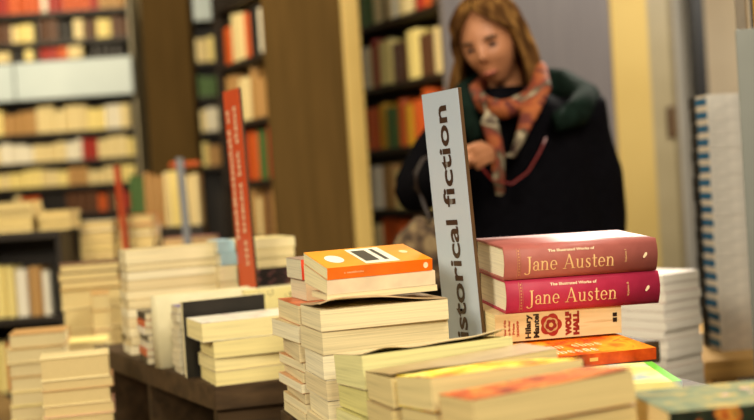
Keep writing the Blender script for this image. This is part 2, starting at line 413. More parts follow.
# light wooden display table with the tall pile of blue-and-white spined books
LW = wood('#c39a5a', .85)
def table(name, pts, z, top_t, mat, label, legs=True, leg_mat=None, skirt=None, cat='table'):
    c = sum((Vector((p[0], p[1], 0)) for p in pts), Vector())/len(pts)
    root = empty(name, Matrix.Translation((c.x, c.y, 0)), label, cat)
    q = [(p[0]-c.x, p[1]-c.y) for p in pts]
    bm = bmesh.new(); prism(bm, q, z-top_t, z, .004); obj('table_top', bm, mat, root)
    if legs:
        for p in q:
            f = Vector(p)*.90; bm = bmesh.new(); box(bm, f.x-.03, f.x+.03, f.y-.03, f.y+.03, 0, z-top_t, .004); obj('leg', bm, leg_mat or mat, root)
    return root
D1 = 2.95
t0 = pt(703, 362, 2.86); ZP = t0.z
table('display_table', [(pt(704, 362, 2.86).x, 2.86), (1.75, 2.93), (1.7, 3.75), (pt(690, 330, 3.6).x, 3.6)], ZP, .045, LW, 'light wooden display table at the right edge under the tall pile of books', leg_mat=LW)
BW = noise_mat('blue_white_spine', [(.42, '#e9e3d6'), (.46, '#2f6f96'), (.62, '#2b668c'), (.66, '#d8d4ca')], (1, 1, 1), .4)
def blue_spine():
    m = bpy.data.materials.new('blue_patch_spine'); nt, b = nodes(m)
    tc = nt.nodes.new('ShaderNodeTexCoord'); sx = nt.nodes.new('ShaderNodeSeparateXYZ'); nt.links.new(tc.outputs['Object'], sx.inputs[0])
    r = ramp(nt, [(.0, '#e8e2d4'), (.34, '#2f6b8f'), (.62, '#2f6b8f'), (.66, '#e8e2d4')], True)
    mm = nt.nodes.new('ShaderNodeMath'); mm.operation = 'MULTIPLY_ADD'; mm.inputs[1].default_value = 1/.0345; mm.inputs[2].default_value = 0
    nt.links.new(sx.outputs['Z'], mm.inputs[0]); nt.links.new(mm.outputs[0], r.inputs['Fac']); nt.links.new(r.outputs['Color'], b.inputs['Base Color']); b.inputs['Roughness'].default_value = .4
    return m
BS = blue_spine()
zt_, zb_ = pt(692, 97, 3.0).z, ZP
nb = 19; tb = (zt_-zb_)/nb - .0004
pn = pt(718, 300, 3.0); PINKP = pages('#e6d5bd')
stack(Vector((pn.x, 3.0, 0)), math.radians(6), zb_, [dict(L=.22, W=.12, T=tb, cover=plain('#e6dfd0'), page=PINKP, spine=None, what='blue-spined white', off=(R.uniform(-.002, .002), 0)) for i in range(nb)],
      'the tall pile at the right', 'tall pile of identical blue and white spined books')
# blue patches on the left ends (one printed patch per book)
for o in [q for q in bpy.data.objects if q.get('group') == 'tall pile of identical blue and white spined books']:
    bm = bmesh.new(); box(bm, -.1112, -.1100, -.0585, .012, tb*.25, tb*.78); obj('printed_patch', bm, plain('#2b6a90'), o, label='blue printed patch')
    bm = bmesh.new(); box(bm, -.1112, -.1100, .014, .0585, tb*.02, tb*.99); obj('page_edge_strip', bm, plain('#2c2a28'), o, label='painted dark shade strip')  # shadowed side of the pile, painted as a dark strip on each book

# pinkish and white paperback piles on a low plinth behind the red books
R1 = 2.62; pl0 = pt(612, 330, R1)
rootp = empty('low_plinth', Matrix.Translation((pt(660, 330, R1).x+.02, R1+.12, 0)), 'low wooden plinth under the white paperback pile', 'plinth')
boxo('plinth_top', (-.16, .12, -.16, .17, .28, .31), LW, rootp, bev=.004); boxo('plinth_base', (-.14, .10, -.14, .15, 0, .28), wood('#7d5c33'), rootp)
ztop = pt(664, 277, R1).z; nR = 26; tr_ = (ztop-.31)/nR - .0004
pR = pt(664, 300, R1); rR = random.Random(4)
stack(Vector((pR.x, R1, 0)), math.radians(38), .31, [dict(L=.125, W=.17, T=tr_, cover=plain(rR.choice(['#d2b4a8', '#d8c8b8', '#d6cabb', '#c9a89e', '#dcd0c0'])), page=pages('#efe5d4'), what=rR.choice(['pink-edged', 'white-edged']), flip=True) for i in range(nR)],
      'the white pile beside the hardbacks', 'white pile beside the red hardbacks', rnd=rR)

# grey metal shelving end at the right edge, with a bright box on it
G0 = pt(735, 30, 2.35); GX = G0.x; GB = pt(754, 290, 2.35)
sh = empty('metal_shelf_unit', Matrix.Translation((GX, 2.35, 0)) @ Matrix.Rotation(math.radians(-23), 4, 'Z'), 'grey metal shelf unit cut off by the right edge', 'shelf')
GM = noise_mat('grey_metal', [(.3, '#74756c'), (.7, '#7c7d74')], (5, 5, 5), .4)
boxo('side_panel', (0, .5, 0, .012, .12, G0.z), GM, sh, bev=.002)
boxo('upright', (.0, .02, .02, .05, 0, G0.z+.3), plain('#6a5c48'), sh, bev=.002)
boxo('upright', (.47, .5, .02, .05, 0, G0.z+.3), plain('#3b2c20'), sh, bev=.002)
boxo('shelf', (0, .5, .013, .33, G0.z-.03, G0.z), plain('#3b2c20'), sh, bev=.002)
boxo('back_panel', (0, .5, .32, .34, .1, G0.z+.3), plain('#241a12'), sh)
boxo('shelf', (0, .5, .05, .32, G0.z+.27, G0.z+.29), plain('#241a12'), sh, bev=.002)
rz = random.Random(3)
for i, (c, h) in enumerate((('yellow', .065), ('orange', .06), ('yellow', .055), ('orange', .06))):
    w = .03
    mini(sh.matrix_world @ Matrix.Translation((.045 + i*.034, .10, G0.z+.0006)), w, .09, h, plain(PAL[c]), pages(), '%s small book on the grey metal shelf unit' % c, 'small books on the grey metal shelf unit')

# ================================================================== display tables in front
WD = wood('#503d28', .7)
P0 = po(214, 389, 2.44)
# table A with open shelves below
Al = Vector((-.375, .70)).normalized(); Af = Vector((math.cos(math.radians(14)), math.sin(math.radians(14))))
q0 = Vector((P0.x, P0.y)); q1 = q0 + Af*.86; q3 = q0 + Al*.80; q2 = q1 + Al*.72
tA = empty('display_table', Matrix.Translation((q0.x, q0.y, 0)), 'dark brown display table with open shelves below its left side', 'table')
L2 = lambda p: (p.x-q0.x, p.y-q0.y)
bm = bmesh.new(); prism(bm, [L2(q0), L2(q1), L2(q2), L2(q3)], ZT-.043, ZT, .002); obj('table_top', bm, WD, tA)
ang = math.atan2(Al.y, Al.x)
MA = Matrix.Rotation(ang, 4, 'Z')                     # x runs along the left edge, y to the left
WD2 = wood('#4a3824', .7)
for xx in (0.012, .40, .77):
    boxo('divider', (xx, xx+.02, -.42, -.008, .08, ZT-.043), WD2, tA, MA)
boxo('front_panel', (0, .60, 0, .02, .08, ZT-.043), WD2, tA, Matrix.Rotation(math.radians(14), 4, 'Z') @ Matrix.Translation((.006, .012, 0)))
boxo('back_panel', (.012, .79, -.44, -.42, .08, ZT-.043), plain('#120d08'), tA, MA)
boxo('shelf', (.012, .79, -.42, -.01, .50, .52), WD2, tA, MA); boxo('base', (.02, .78, -.42, -.03, 0, .08), WD2, tA, MA)
for i, (c, t) in enumerate((('red', .035), ('brown', .03), ('red', .03))):
    zz = .5202 + [0, .0352, .0654][i]
    B = tA.matrix_world @ MA
    mini(Matrix.Translation((q0.x, q0.y, 0)) @ MA @ Matrix.Translation((.50 + .004*i, -.17, zz + t/2)) @ Matrix(((0, 0, 1, 0), (0, 1, 0, 0), (-1, 0, 0, 0), (0, 0, 0, 1))) @ Matrix.Rotation(math.pi, 4, 'Z'), t, .14, .2, plain(PAL[c]), pages(),
         '%s covered book, %s in the pile on the shelf under the dark table' % (c, ['bottom', 'middle', 'top'][i]), 'books under the dark table')
# table B (near): its edges are hidden below the frame and behind the piles
aB2 = math.radians(17)
u17 = Vector((math.cos(aB2), math.sin(aB2))); v17 = Vector((-u17.y, u17.x))
def onB(y): return Vector(((.4676-.3057*y)*K, y*K))
b3 = onB(2.165) - u17*.004; b0 = onB(1.16) - u17*.004; b1 = b0 + u17*.62; b2 = b3 + u17*.62
table('display_table', [b0, b1, b2, b3], ZT, .04, WD, 'dark display table under the near piles of paperbacks', leg_mat=WD2)

PC = [pages(h) for h in ('#e9d9ac', '#e2d0a0', '#ecdfb8', '#dfcb9c')]
PG = [pages(h) for h in ('#e2d998', '#d8cd84')]
CV = lambda h, r=.35: plain(h, r)
S = lambda px, d: px/F_PX*d*K                       # pixels to metres at depth d
def yz(px, py, d): return po(px, py, d).z

# --- main near pile with the orange book
d = 1.85; p = Vector((onB(d).x, onB(d).y, 0)); W_, L_ = .112, .181
zl = [yz(322, y, d) for y in (311, 333, 356.5, 381, 402, 424)] + [ZT]
ts = [zl[i]-zl[i+1]-.0004 for i in range(6)]
COVS = ['#d8cbb0', '#c9b48c', '#d9c9a0', '#e2d6b8', '#c7b58e', '#d8c79c']
items = [dict(L=L_, W=W_, T=ts[i], cover=CV(COVS[i]), page=PC[i % 4], what=['thick cream-paged', 'thick cream-paged', 'cream-paged', 'pale-paged', 'pale-paged', 'cream-paged'][i], off=((0, 0), (.001, .001), (.0, .0015), (.002, -.001), (.0025, 0), (0, 0))[i], rot=(0, .03, -.02, .015, -.02, .01)[i], flip=True) for i in range(6)]
items[0].update(lifts=[(.9, 1.0, .0085, .18), (.55, .95, .009, .33), (.7, .6, .006, .3)], cover=CV('#b79a72'), T=ts[0])
zmain = stack(p, aB2, ZT, items, 'the near pile', 'near pile under the orange paperback')
# --- small books behind it in line
d = 1.99; p2 = Vector((onB(d).x, onB(d).y, 0))
zl = [yz(300.5, y, 1.985) for y in (306.5, 327, 345, 364)]
ts = [zl[i]-zl[i+1]-.0004 for i in range(3)]; zz = zl[3]; nrest = 6; ts += [(zz-ZT)/nrest-.0004]*nrest
r2 = random.Random(9)
items = [dict(L=.15, W=.135, T=t, cover=CV(['#d26a3a', '#d7c090', '#cfae7a', '#c98f5c', '#d9c79a', '#cf9a6a', '#d6c295', '#cdb07f', '#d9c99f'][i]), page=PC[(i+1) % 4], what='orange-covered' if i == 0 else 'cream-paged', shear=(0, 0), off=(r2.uniform(-.003, .003), r2.uniform(-.001, .003)), rot=(.0, .07, -.05, .05, -.02, .03, -.03, .02, 0)[i], flip=True) for i, t in enumerate(ts)]
zleft = stack(p2, aB2, ZT, items, 'the small pile left of the near pile', 'small pile left behind the orange paperback')
# --- two books on its rear: grey-edged with red spotted spine
pz = po(303.5, 280, 2.05); pz.z = 0
hh = (yz(304, 259.5, 2.05) - zleft)/2 - .0004
stack(pz, math.radians(19), zleft, [dict(L=.10, W=.085, T=hh, cover=CV('#a98d76'), page=pages('#d9cfae'), spine=CV('#d9452a'), what='brown-covered'), dict(L=.10, W=.085, T=hh, cover=CV('#c9b08a'), page=pages('#ded2ae'), spine=CV('#dccaa0'), what='pale-covered')],
      'the pair behind the orange paperback', 'pair behind the orange paperback')

# --- orange book and the pale one under it
ORA = plain('#f49a16', .4); ORS = plain('#ee6d0c', .25)
do = 1.88; Lo, Wo = .152, .118
po_ = po(328.6, 292, do); po_.z = 0
tilt = math.radians(4.2); ao = math.radians(18)
T2 = S(14.0, do); T1 = S(12.2, do)
pw = Vector((onB(1.85).x, onB(1.85).y, 0)); uw = Vector((u17.x, u17.y, 0)); vw = Vector((v17.x, v17.y, 0))
book(frame(near(pw + uw*.016 + vw*.020, aB2, .158, .085, zmain + .0095), aB2), .158, .085, .0085, CV('#e0cda6'), pages('#ecd8a8'), 'thin cream book wedged between the near pile and the pale-spined paperback', flip=True, group='orange and pale paperbacks on the near pile')
base = near(po_, ao, Lo, Wo, zmain + .0182)
uo = Vector((math.cos(ao), math.sin(ao), 0)); vo = Vector((-uo.y, uo.x, 0))
MO = frame(base - vo*Wo/2 , ao, tilt, math.radians(-.2)) @ Matrix.Translation((0, Wo/2, 0))
book(MO, Lo+.004, Wo+.002, T2, CV('#dfc9a2'), pages('#efdfae'), 'pale-spined paperback directly under the bright orange paperback', spine=CV('#e6cfae'), wedge=.0085, group='orange and pale paperbacks on the near pile')
ob = book(MO @ Matrix.Translation((-.001, -Wo/2, T2+.0006)) @ Matrix.Rotation(math.atan(.0085/Wo), 4, 'X') @ Matrix.Rotation(math.radians(.6), 4, 'Z') @ Matrix.Translation((0, Wo/2, 0)), Lo, Wo, T1, ORA, pages('#ecdfae'), 'bright orange paperback with a white cover panel topping the near pile', spine=ORS, group='orange and pale paperbacks on the near pile')
def plate(bm_fn, name, mat, parent, z, M=None, label=None):
    bm = bm_fn; 
    for v in bm.verts: v.co.z = z
    o = obj(name, bm, mat, parent, M, label=label); return o
bm = bmesh.new(); rect(bm, .002-.02, .002+.030, -.052, .050); plate(bm, 'cover_panel', CV('#f4ecd2'), ob, T1+.0003, label='white cover panel')
bm = bmesh.new(); rect(bm, -.013, .007, -.036, .036); rect(bm, .015, .021, -.036, .040); plate(bm, 'cover_picture', CV('#4a4436'), ob, T1+.0006, label='dark cover picture')
bm = bmesh.new(); disc(bm, -.050, -.006, .0125, .026); plate(bm, 'price_roundel', CV('#f6efdc'), ob, T1+.0003, label='white oval')
bm = bmesh.new(); disc(bm, .056, .004, .006, .010); plate(bm, 'publisher_roundel', CV('#f3d9a0'), ob, T1+.0003, label='pale oval')
bm = lay_on(marks(14, .028, .0028, random.Random(2)), [], lambda x, y: (x-.052, -Wo/2-.0003, y+T1*.42)); obj('spine_lettering', bm, CV('#f3d3a0'), ob)
bm = bmesh.new(); disc(bm, .066, T1*.5, .0035, .0042); lay_on(bm, [], lambda x, y: (x, -Wo/2-.0003, y)); obj('spine_roundel', bm, CV('#f6e2b8'), ob)

# --- sign: historical fiction
SGN = noise_mat('sign_face', [(.3, '#a3adb8'), (.7, '#adb7c1')], (3, 3, 3), .45); SED = plain('#5a4026'); LET = plain('#3b2718', .3)
def shelf_sign(pr, pl, ztop, zbase, lean, mat, edge, label, thick=.006, txt=None, base=True, group=None):
    """pr, pl: lower right and left ends on plan; stands in a small foot"""
    v = Vector((pr.x-pl.x, pr.y-pl.y)); w = v.length; al = math.atan2(v.y, v.x)
    M = Matrix.Translation((pr.x, pr.y, zbase)) @ Matrix.Rotation(lean, 4, 'Y') @ Matrix.Rotation(al, 4, 'Z')
    root = empty('section_sign', M, label, 'sign', group); h = ztop - zbase
    boxo('sign_board', (-w, 0, 0, thick, .004, h), edge, root, bev=.0006)
    boxo('sign_face', (-w+.0004, -.0004, -.0012, 0, .0055, h-.0006), mat, root)
    boxo('sign_foot', (-w*.8, -w*.2, -.02, .02+thick, 0, .004), edge, root)
    return root, w, h
ds = 1.975
pr = po(486, 342, ds); pl_ = po(449.5, 345, ds+.088)
zt = po(459, 87, ds).z
sg, w, h = shelf_sign(pr, pl_, zt, ZT, -math.radians(2.1), SGN, SED, 'tall grey-blue sign reading historical fiction between the near piles')
# text runs upwards: reading x -> sign z, letter up -> sign -x
zA = yz(448, 104.5, ds+.04) - ZT; zF = yz(452, 206, ds+.04) - ZT; zL = yz(455, 219, ds+.04) - ZT
def sign_text(s, size, ztop_, length, xbase, mat, nm):
    bm = text_bm(s, size, 1, .0009); xs_ = [v.co.x for v in bm.verts]; wd = max(xs_)-min(xs_); k = length/wd; mx = max(xs_)
    lay_on(bm, [], lambda x, y: (xbase - y, -.0017, ztop_ + (x-mx)*k)); obj(nm, bm, mat, sg)
sz = w*.43
sign_text('fiction', sz, zA, zA-zF, -w*.355, LET, 'lettering')
LH = (zA-zF)/7.0
sign_text('historical', sz, zL, (zL - (yz(459, 356, ds+.04)-ZT)), -w*.355, LET, 'lettering')

# --- F piles in front
def fpile(dn, W, L, tops, pxn, what, where, covers, pgs, top_kw=None, tilt=0, roll=0):
    pN = Vector((onB(dn).x, onB(dn).y, 0)); zl = [yz(pxn, y, dn) for y in tops]
    ts = [zl[i]-zl[i+1]-.0004 for i in range(len(zl)-1)]
    rest = zl[-1]-ZT; nr = max(1, round(rest/.033)); ts += [rest/nr-.0004]*nr
    its = [dict(L=L, W=W, T=t, cover=covers[min(i, len(covers)-1)], page=pgs[i % len(pgs)], what=what[min(i, len(what)-1)], flip=True, rot=(.0, -.004, .004, -.004, .004, -.004, .004, 0)[i % 8]) for i, t in enumerate(ts)]
    its[0].update(off=(0, 0), rot=0)
    if top_kw: its[0].update(top_kw)
    return stack(pN, aB2, ZT, its, where, where[4:], tilt=math.radians(tilt), roll=math.radians(roll))
z1 = fpile(1.635, .131, .193, [358.5, 394], 363, ['curling pale-covered', 'yellowish-paged'], 'the pile left of the sign foot', [CV('#e3d3a4'), CV('#c9c07a')], PG,
           dict(lifts=[(.84, 1, .006, .13), (.0, 1, .010, .25), (.45, 1, .0035, .2)], cover=CV('#e6cf9c'), shear=(0, 0)), -6.2, 1.2)
fc = noise_mat('faded_grey_cover', [(.3, '#a88e60'), (.7, '#bca272')], (30, 30, 30), .35)
z2 = fpile(1.511, .099, .20, [382, 413], 392, ['curled grey-covered', 'cream-paged'], 'the second pile from the sign foot', [fc, CV('#b9a070')], [pages('#d8c389'), pages('#d2bc82')],
           dict(lifts=[(.9, .95, .005, .3)]), -3, 3.6)
ART3 = noise_mat('yellow_fire_cover', [(.28, '#9c7440'), (.36, '#c05a18'), (.43, '#f09c14'), (.51, '#ffd62c'), (.64, '#fbec7c'), (.72, '#c0582a')], (22, 22, 22), .7, 2, distort=.5, spec=.06)
ART4 = noise_mat('red_orange_cover', [(.30, '#6e2c10'), (.40, '#a84412'), (.50, '#c8611a'), (.60, '#d98a34'), (.68, '#8e5a2c'), (.76, '#b8501c')], (34, 34, 34), .7, 2, distort=.6, spec=.06)
z3 = fpile(1.367, .114, .166, [381, 417], 432, ['yellow and orange covered', 'cream-paged'], 'the third pile from the sign foot', [ART3, CV('#b9a070')], [pages('#dcc78c'), pages('#d5c086')],
           dict(lifts=[(.45, 0, .003, .4)]), -7.6, .3)
z4 = fpile(1.241, .091, .162, [404, 437], 475, ['red-orange covered', 'cream-paged'], 'the nearest pile', [ART4, CV('#b08a58')], [pages('#d9c084'), pages('#d2b97e')],
           dict(lifts=[(.0, 1, .002, .3)]), -5.5, 3.4)
# borders printed on the grey cover
for o in bpy.data.objects:
    if o.name.startswith('paperback_book') and o.get('label', '').startswith('curled grey-covered'):
        pass

# --- green floral book at the lower right
GRN = noise_mat('green_floral_cover', [(.30, '#525e40'), (.44, '#747d5a'), (.54, '#8a8654'), (.62, '#b89c50'), (.70, '#747d5a')], (38, 38, 38), .7, 3, distort=.4, spec=.05)
GSP = noise_mat('dark_floral_spine', [(.40, '#20241a'), (.52, '#2c3120'), (.58, '#b5541e'), (.66, '#c98a3a'), (.72, '#2a2d1e')], (60, 60, 60), .3, 2, distort=.4)
d5 = 1.25; p5 = po(669, 412.5, d5); p5.z = 0
zz5 = yz(669, 412.5, d5); T5 = S(46, d5)
hb = zz5 - T5 - ZT - .0005
its = [dict(L=.20, W=.112, T=T5, cover=GRN, spine=GSP, page=pages('#d8bd86'), label='thick green floral paperback with dark spine at the lower right corner', off=(0, 0), rot=0)]
nn = max(1, round(hb/.04)); its += [dict(L=.20, W=.112, T=hb/nn-.0004, cover=CV('#6d7452'), page=pages('#d8bd86'), what='green-covered', off=(0, 0), rot=0) for i in range(nn)]
gb = stack(p5, math.radians(8), ZT, its, 'the pile under the green floral paperback', 'pile under the green floral paperback')
for o in list(bpy.data.objects):
    if o.get('label', '').startswith('thick green floral'):
        bm = bmesh.new(); rg = random.Random(5)
        for i in range(6): disc(bm, .0+rg.uniform(-.03, .03), .012+rg.uniform(-.014, .014), rg.uniform(.003, .006), rg.uniform(.003, .006), 8, rg.random()*3)
        plate(bm, 'printed_flowers', CV('#c9a08c', .8), o, T5+.0003, label='pale pink printed flowers')

# --- red hardback pile: Jane Austen, Wolf Hall and the covers below them
dj = 1.93; aj = math.radians(12.5); tj = math.radians(3.4)
LJ, WJ = .229, .130; TJ = S(33.6, dj)
pj = po(505, 285, dj)
z_ja1t = yz(505, 247, dj)
# common tilted frame: origin at the near left corner of the spine line, at the top of the pile
MJ = Matrix.Translation((pj.x, pj.y, z_ja1t)) @ Matrix.Rotation(aj, 4, 'Z') @ Matrix.Rotation(tj, 4, 'X') @ Matrix.Rotation(math.radians(.9), 4, 'Y')
GOLD = plain('#f0c68a', .3); CREAML = plain('#f1dcb4', .35)
PINK = noise_mat('dusty_rose_cloth', [(.3, '#a2564c'), (.7, '#ac5e53')], (60, 60, 60), .5); CRIM = noise_mat('crimson_cloth', [(.3, '#a8203f'), (.7, '#b32848')], (60, 60, 60), .5)
def ja(k, off, cloth, label, vol, yw, z0, subt, pgs):
    M = MJ @ Matrix.Translation((off[0] + LJ/2, off[1] + WJ/2, z0)) @ Matrix.Rotation(yw, 4, 'Z')
    b = book(M, LJ, WJ, TJ, cloth, pgs, label, hard=True, bulge=.0065, name='hardback_book', group='illustrated works in two volumes')
    ys = -WJ/2
    zsn = [TJ*f for f in (.1, .2, .3, .4, .5, .6, .7, .8, .9)]
    fs = lambda e: (lambda x, y: (x, ys - .0065*(1-(2*y/TJ-1)**2) - e, y))
    bm, wd = serif_word('Jane Austen'); s = .1325/wd; kk = S(14.4, dj)/.68
    for v in bm.verts: v.co = Vector((v.co.x*s + subt - LJ/2, v.co.y*kk + TJ*.245, 0))
    obj('spine_title', lay_on(bm, zsn, fs(.0004)), GOLD, b, label='gold serif lettering')
    bm = text_bm('The Illustrated Works of', .0052, 1, .00012)
    xw = max(v.co.x for v in bm.verts)*2; 
    for v in bm.verts: v.co = Vector((v.co.x*(S(50, dj)/xw) + subt + .068 - LJ/2, v.co.y*1.0 + TJ*.785, 0))
    obj('spine_subtitle', lay_on(bm, zsn, fs(.0004)), CREAML, b, label='small pale lettering')
    bm = bmesh.new(); disc(bm, LJ/2-.0190, TJ*.52, .0022, .0036, 12, -.5); disc(bm, LJ/2-.0208, TJ*.47, .0018, .0028, 12, -.5); obj('spine_device', lay_on(bm, zsn, fs(.0004)), CREAML, b, label='small pale oval device')
    bm = text_bm(vol, .0046, 1.1)
    for v in bm.verts: v.co = Vector((-v.co.y + LJ/2 - .0475, v.co.x + TJ*.52, 0))
    obj('volume_lettering', lay_on(bm, zsn, fs(.0004)), GOLD, b)
    bm = bmesh.new()
    rect(bm, .0185-LJ/2, .0190-LJ/2, TJ*.06, TJ*.94); rect(bm, .0235-LJ/2, .0238-LJ/2, TJ*.06, TJ*.94)
    rgl = random.Random(7)
    for i in range(9): disc(bm, .0212-LJ/2, TJ*(.14+.09*i), .0011, .0014, 6)
    obj('spine_ornament', lay_on(bm, zsn, fs(.0004)), plain('#c98a5c'), b, label='thin gold rules')
    return b
JP = pages('#efe4c4')
b1_ = ja(1, (0, 0), PINK, 'thick dusty rose hardback with gold lettering lying on top of the crimson one', 'Volume I', 0, -TJ, .0312, JP)
b2_ = ja(2, (.0035, .001), CRIM, 'thick crimson hardback with gold lettering directly under the dusty rose one', 'Volume II', math.radians(-.7), -2*TJ-.0012, .0312, JP)
# a pale ex-libris sheet on the top board catches the light
# Wolf Hall paperback
TW = S(28.5, dj); LW_, WW = .190, .118
WHC = noise_mat('driftwood_cover', [(.30, '#c9a874'), (.48, '#dcc08c'), (.62, '#e4cc9c'), (.75, '#b8935c')], (6, 40, 70), .4, 4, distort=.3)
zW = -2*TJ-.0016-TW
MW = MJ @ Matrix.Translation((-.0145 + LW_/2, .003 + WW/2, zW)) @ Matrix.Rotation(math.radians(.8), 4, 'Z')
wh = book(MW, LW_, WW, TW, WHC, pages('#e9d39a'), 'cream paperback with a red rose emblem on its spine under the crimson hardback', spine=WHC, group='pile of the red hardbacks')
ys = -WW/2 - .0004
RED = plain('#8e2320', .4); BLK = plain('#2a1b14', .4)
def up_text(lines, size, x0, lh, length, mat, nm, bold, zc=TW*.5):
    bmt = bmesh.new()
    for i, s in enumerate(lines):
        if s is None: continue
        t_, f = s if isinstance(s, tuple) else (s, 1.0)
        bm = text_bm(t_, size, 1, bold); ww = max(v.co.x for v in bm.verts)*2
        for v in bm.verts: v.co = Vector((-v.co.y + x0 + i*lh - LW_/2, v.co.x*length*f/ww + zc - (1-f)*0*length, 0))
        merge(bmt, bm)
    obj(nm, lay_on(bmt, [], lambda x, y: (x, ys, y)), mat, wh)
up_text([('Winner of the', 1), ('Man Booker', .95), ('Prize', .6), ('2009', .85)], .0046, .0155, .0064, TW*.68, plain('#b0442e'), 'spine_blurb', .0002, TW*.45)
up_text(['Hilary', 'Mantel'], .0112, .0520, .0124, TW*.86, BLK, 'spine_author', .0005)
up_text(['WOLF', 'HALL'], .0108, .1125, .0118, TW*.86, RED, 'spine_title', .0010)
bm = bmesh.new(); disc(bm, .1445-LW_/2+.030, TW*.52, .003, .0045, 4); bmesh.ops.delete(bm, geom=bm.verts[:], context='VERTS')
rect(bm, .1765-LW_/2, .1830-LW_/2, TW*.42, TW*.58); rect(bm, .1765-LW_/2, .1830-LW_/2, TW*.62, TW*.76)
obj('spine_logo', lay_on(bm, [], lambda x, y: (x, ys, y)), BLK, wh, label='small black block logo')
cx, cz_, rr = .0825-LW_/2, TW*.50, TW*.42
def rose(bm, r, petals, amp, ph=0):
    bm.faces.new([bm.verts.new((cx + r*(1+amp*abs(math.cos(petals*(a+ph)/2)))*math.cos(a)/(1+amp), cz_ + r*(1+amp*abs(math.cos(petals*(a+ph)/2)))*math.sin(a)/(1+amp), 0)) for a in [2*math.pi*i/60 for i in range(60)]])
for nm, r, mat, e, am, ph in (('rose_outer_petals', rr, plain('#a02a22', .4), 0, .22, 0), ('rose_ring', rr*.66, plain('#c9a06a'), .0002, .15, .6), ('rose_inner_petals', rr*.52, RED, .0004, .25, .3), ('rose_heart', rr*.2, plain('#d9b070'), .0006, .1, 0)):
    bm = bmesh.new(); rose(bm, r, 5, am, ph); obj(nm, lay_on(bm, [], lambda x, y: (x, ys-e, y)), mat, wh)
# orange book with bold pale lettering
TG = S(11.5, dj); LG, WG = .185, .150
GLO = noise_mat('glowing_orange_cover', [(.28, '#a8300c'), (.40, '#e2560c'), (.52, '#f5861a'), (.66, '#fbb02c'), (.76, '#c8420f')], (22, 22, 22), .45, 3, distort=.8, spec=.15)
GLS = noise_mat('dark_orange_spine', [(.3, '#5a1a0c'), (.5, '#b83c10'), (.7, '#d9581a')], (30, 30, 30), .25, 3)
pgx = po(656, 351, 1.86)
zG = zW - .0008 - TG - .003
inv = MJ.inverted(); lg = inv @ Vector((pgx.x, pgx.y, z_ja1t))
MG = MJ @ Matrix.Translation((lg.x + .005 - LG/2*math.cos(.06), lg.y + WG/2 , zG)) @ Matrix.Rotation(.06, 4, 'Z')
gl = book(MG, LG, WG, TG, GLO, pages('#d9b98a'), 'orange paperback with pale bold lettering lying under the rose-emblem paperback', spine=GLS, group='pile of the red hardbacks')
rgl = random.Random(12)
for i, (col, hgt) in enumerate((('#fff2c4', .026), ('#fbe6a4', .026), ('#e2581a', .022))):
    bm = marks(8, .092, hgt, rgl, .05)
    for v in bm.verts: v.co = Vector((v.co.x - .072 + .022*i, v.co.y - .060 + i*.034, TG+.0004))
    obj('cover_lettering', bm, CV(col), gl, label='bold cover lettering')
bm = bmesh.new(); disc(bm, 0, TG*.5, .003, .003); rect(bm, .014, .026, TG*.35, TG*.65); lay_on(bm, [], lambda x, y: (x-.02, -WG/2-.0003, y)); obj('spine_lettering', bm, CV('#d9a860'), gl)
# book with a green edge and pale blue and yellow cover, then the low ones
d7 = 1.68; p7r = po(682, 381, d7); L7, W7 = .175, .155; T7 = .02
zg_near = yz(682, 381, d7)
NEWC = noise_mat('pale_sky_cover', [(.35, '#f0dc7c'), (.55, '#f4e79a'), (.66, '#9fb8c4'), (.74, '#ecd870')], (14, 14, 6), .7, 2, spec=.06)
c7 = Vector((p7r.x - L7/2, p7r.y + W7/2, 0))
M7 = frame(Vector((p7r.x, p7r.y, zg_near - T7)), 0, math.radians(.0)) @ Matrix.Translation((-L7/2, W7/2, 0))
nb7 = book(M7, L7, W7, T7, NEWC, pages('#e6d6a0'), 'pale yellow and blue covered paperback with green edge below the orange paperback', group='pile of the red hardbacks')
bm = bmesh.new(); rect(bm, L7/2-.012, L7/2-.0005, -W7/2+.0005, W7/2-.0005); plate(bm, 'cover_edge', CV('#74cc3c', .7), nb7, T7+.0003, label='bright green border')
hl = zg_near - T7 - ZT; nl = 2
stack(Vector((p7r.x - L7, p7r.y + .005, 0)), .01, ZT, [dict(L=L7-.002, W=W7, T=hl/nl-.0006, cover=CV('#c9b07a'), page=PC[i], what='cream-paged') for i in range(nl)],
      'the low pair under the green-edged paperback', 'low pair under the green-edged paperback', base_label='%s book, %s of %s')

# ================================================================== items on table A
def onA(px, py=370):
    """point of table A's left edge seen at pixel column px"""
    best = None
    for i in range(400):
        y = 2.40 + i*.003; q = q0 + Al*((y*K - q0.y)/Al.y); v = pt(px, 360, y*K).x
        e = abs(v - q.x)
        if best is None or e < best[0]: best = (e, y, q)
    return best[1], best[2]
a20 = math.radians(21)
# low pile at the corner
d = 2.455; pS = Vector((q0.x + .004, q0.y + .003, 0))
ys_ = [321.5, 341, 358.5, 371.7, 388]
zl = [yz(213, y, d) for y in ys_[:-1]] + [ZT]
ts = [zl[i]-zl[i+1]-.0004 for i in range(4)]
wcv = noise_mat('pale_printed_cover', [(.4, '#e6dcc0'), (.55, '#efe6cf'), (.66, '#b9a9a0'), (.72, '#d98a4a')], (30, 60, 30), .35, 2)
stack(pS, a20, ZT, [dict(L=.182, W=.117, T=ts[i], cover=[wcv, CV('#d8c797'), CV('#cdb98a'), CV('#d8c797')][i], page=[pages('#f0de9e'), pages('#ecd994')][i % 2], what=['white-covered', 'cream-paged', 'cream-paged', 'cream-paged'][i], off=[(-.019, -.002), (0, 0), (.001, .003), (0, 0)][i], rot=[.02, -.02, .03, 0][i], flip=True) for i in range(4)],
      'the low corner pile', 'low pile at the corner of the dark table')
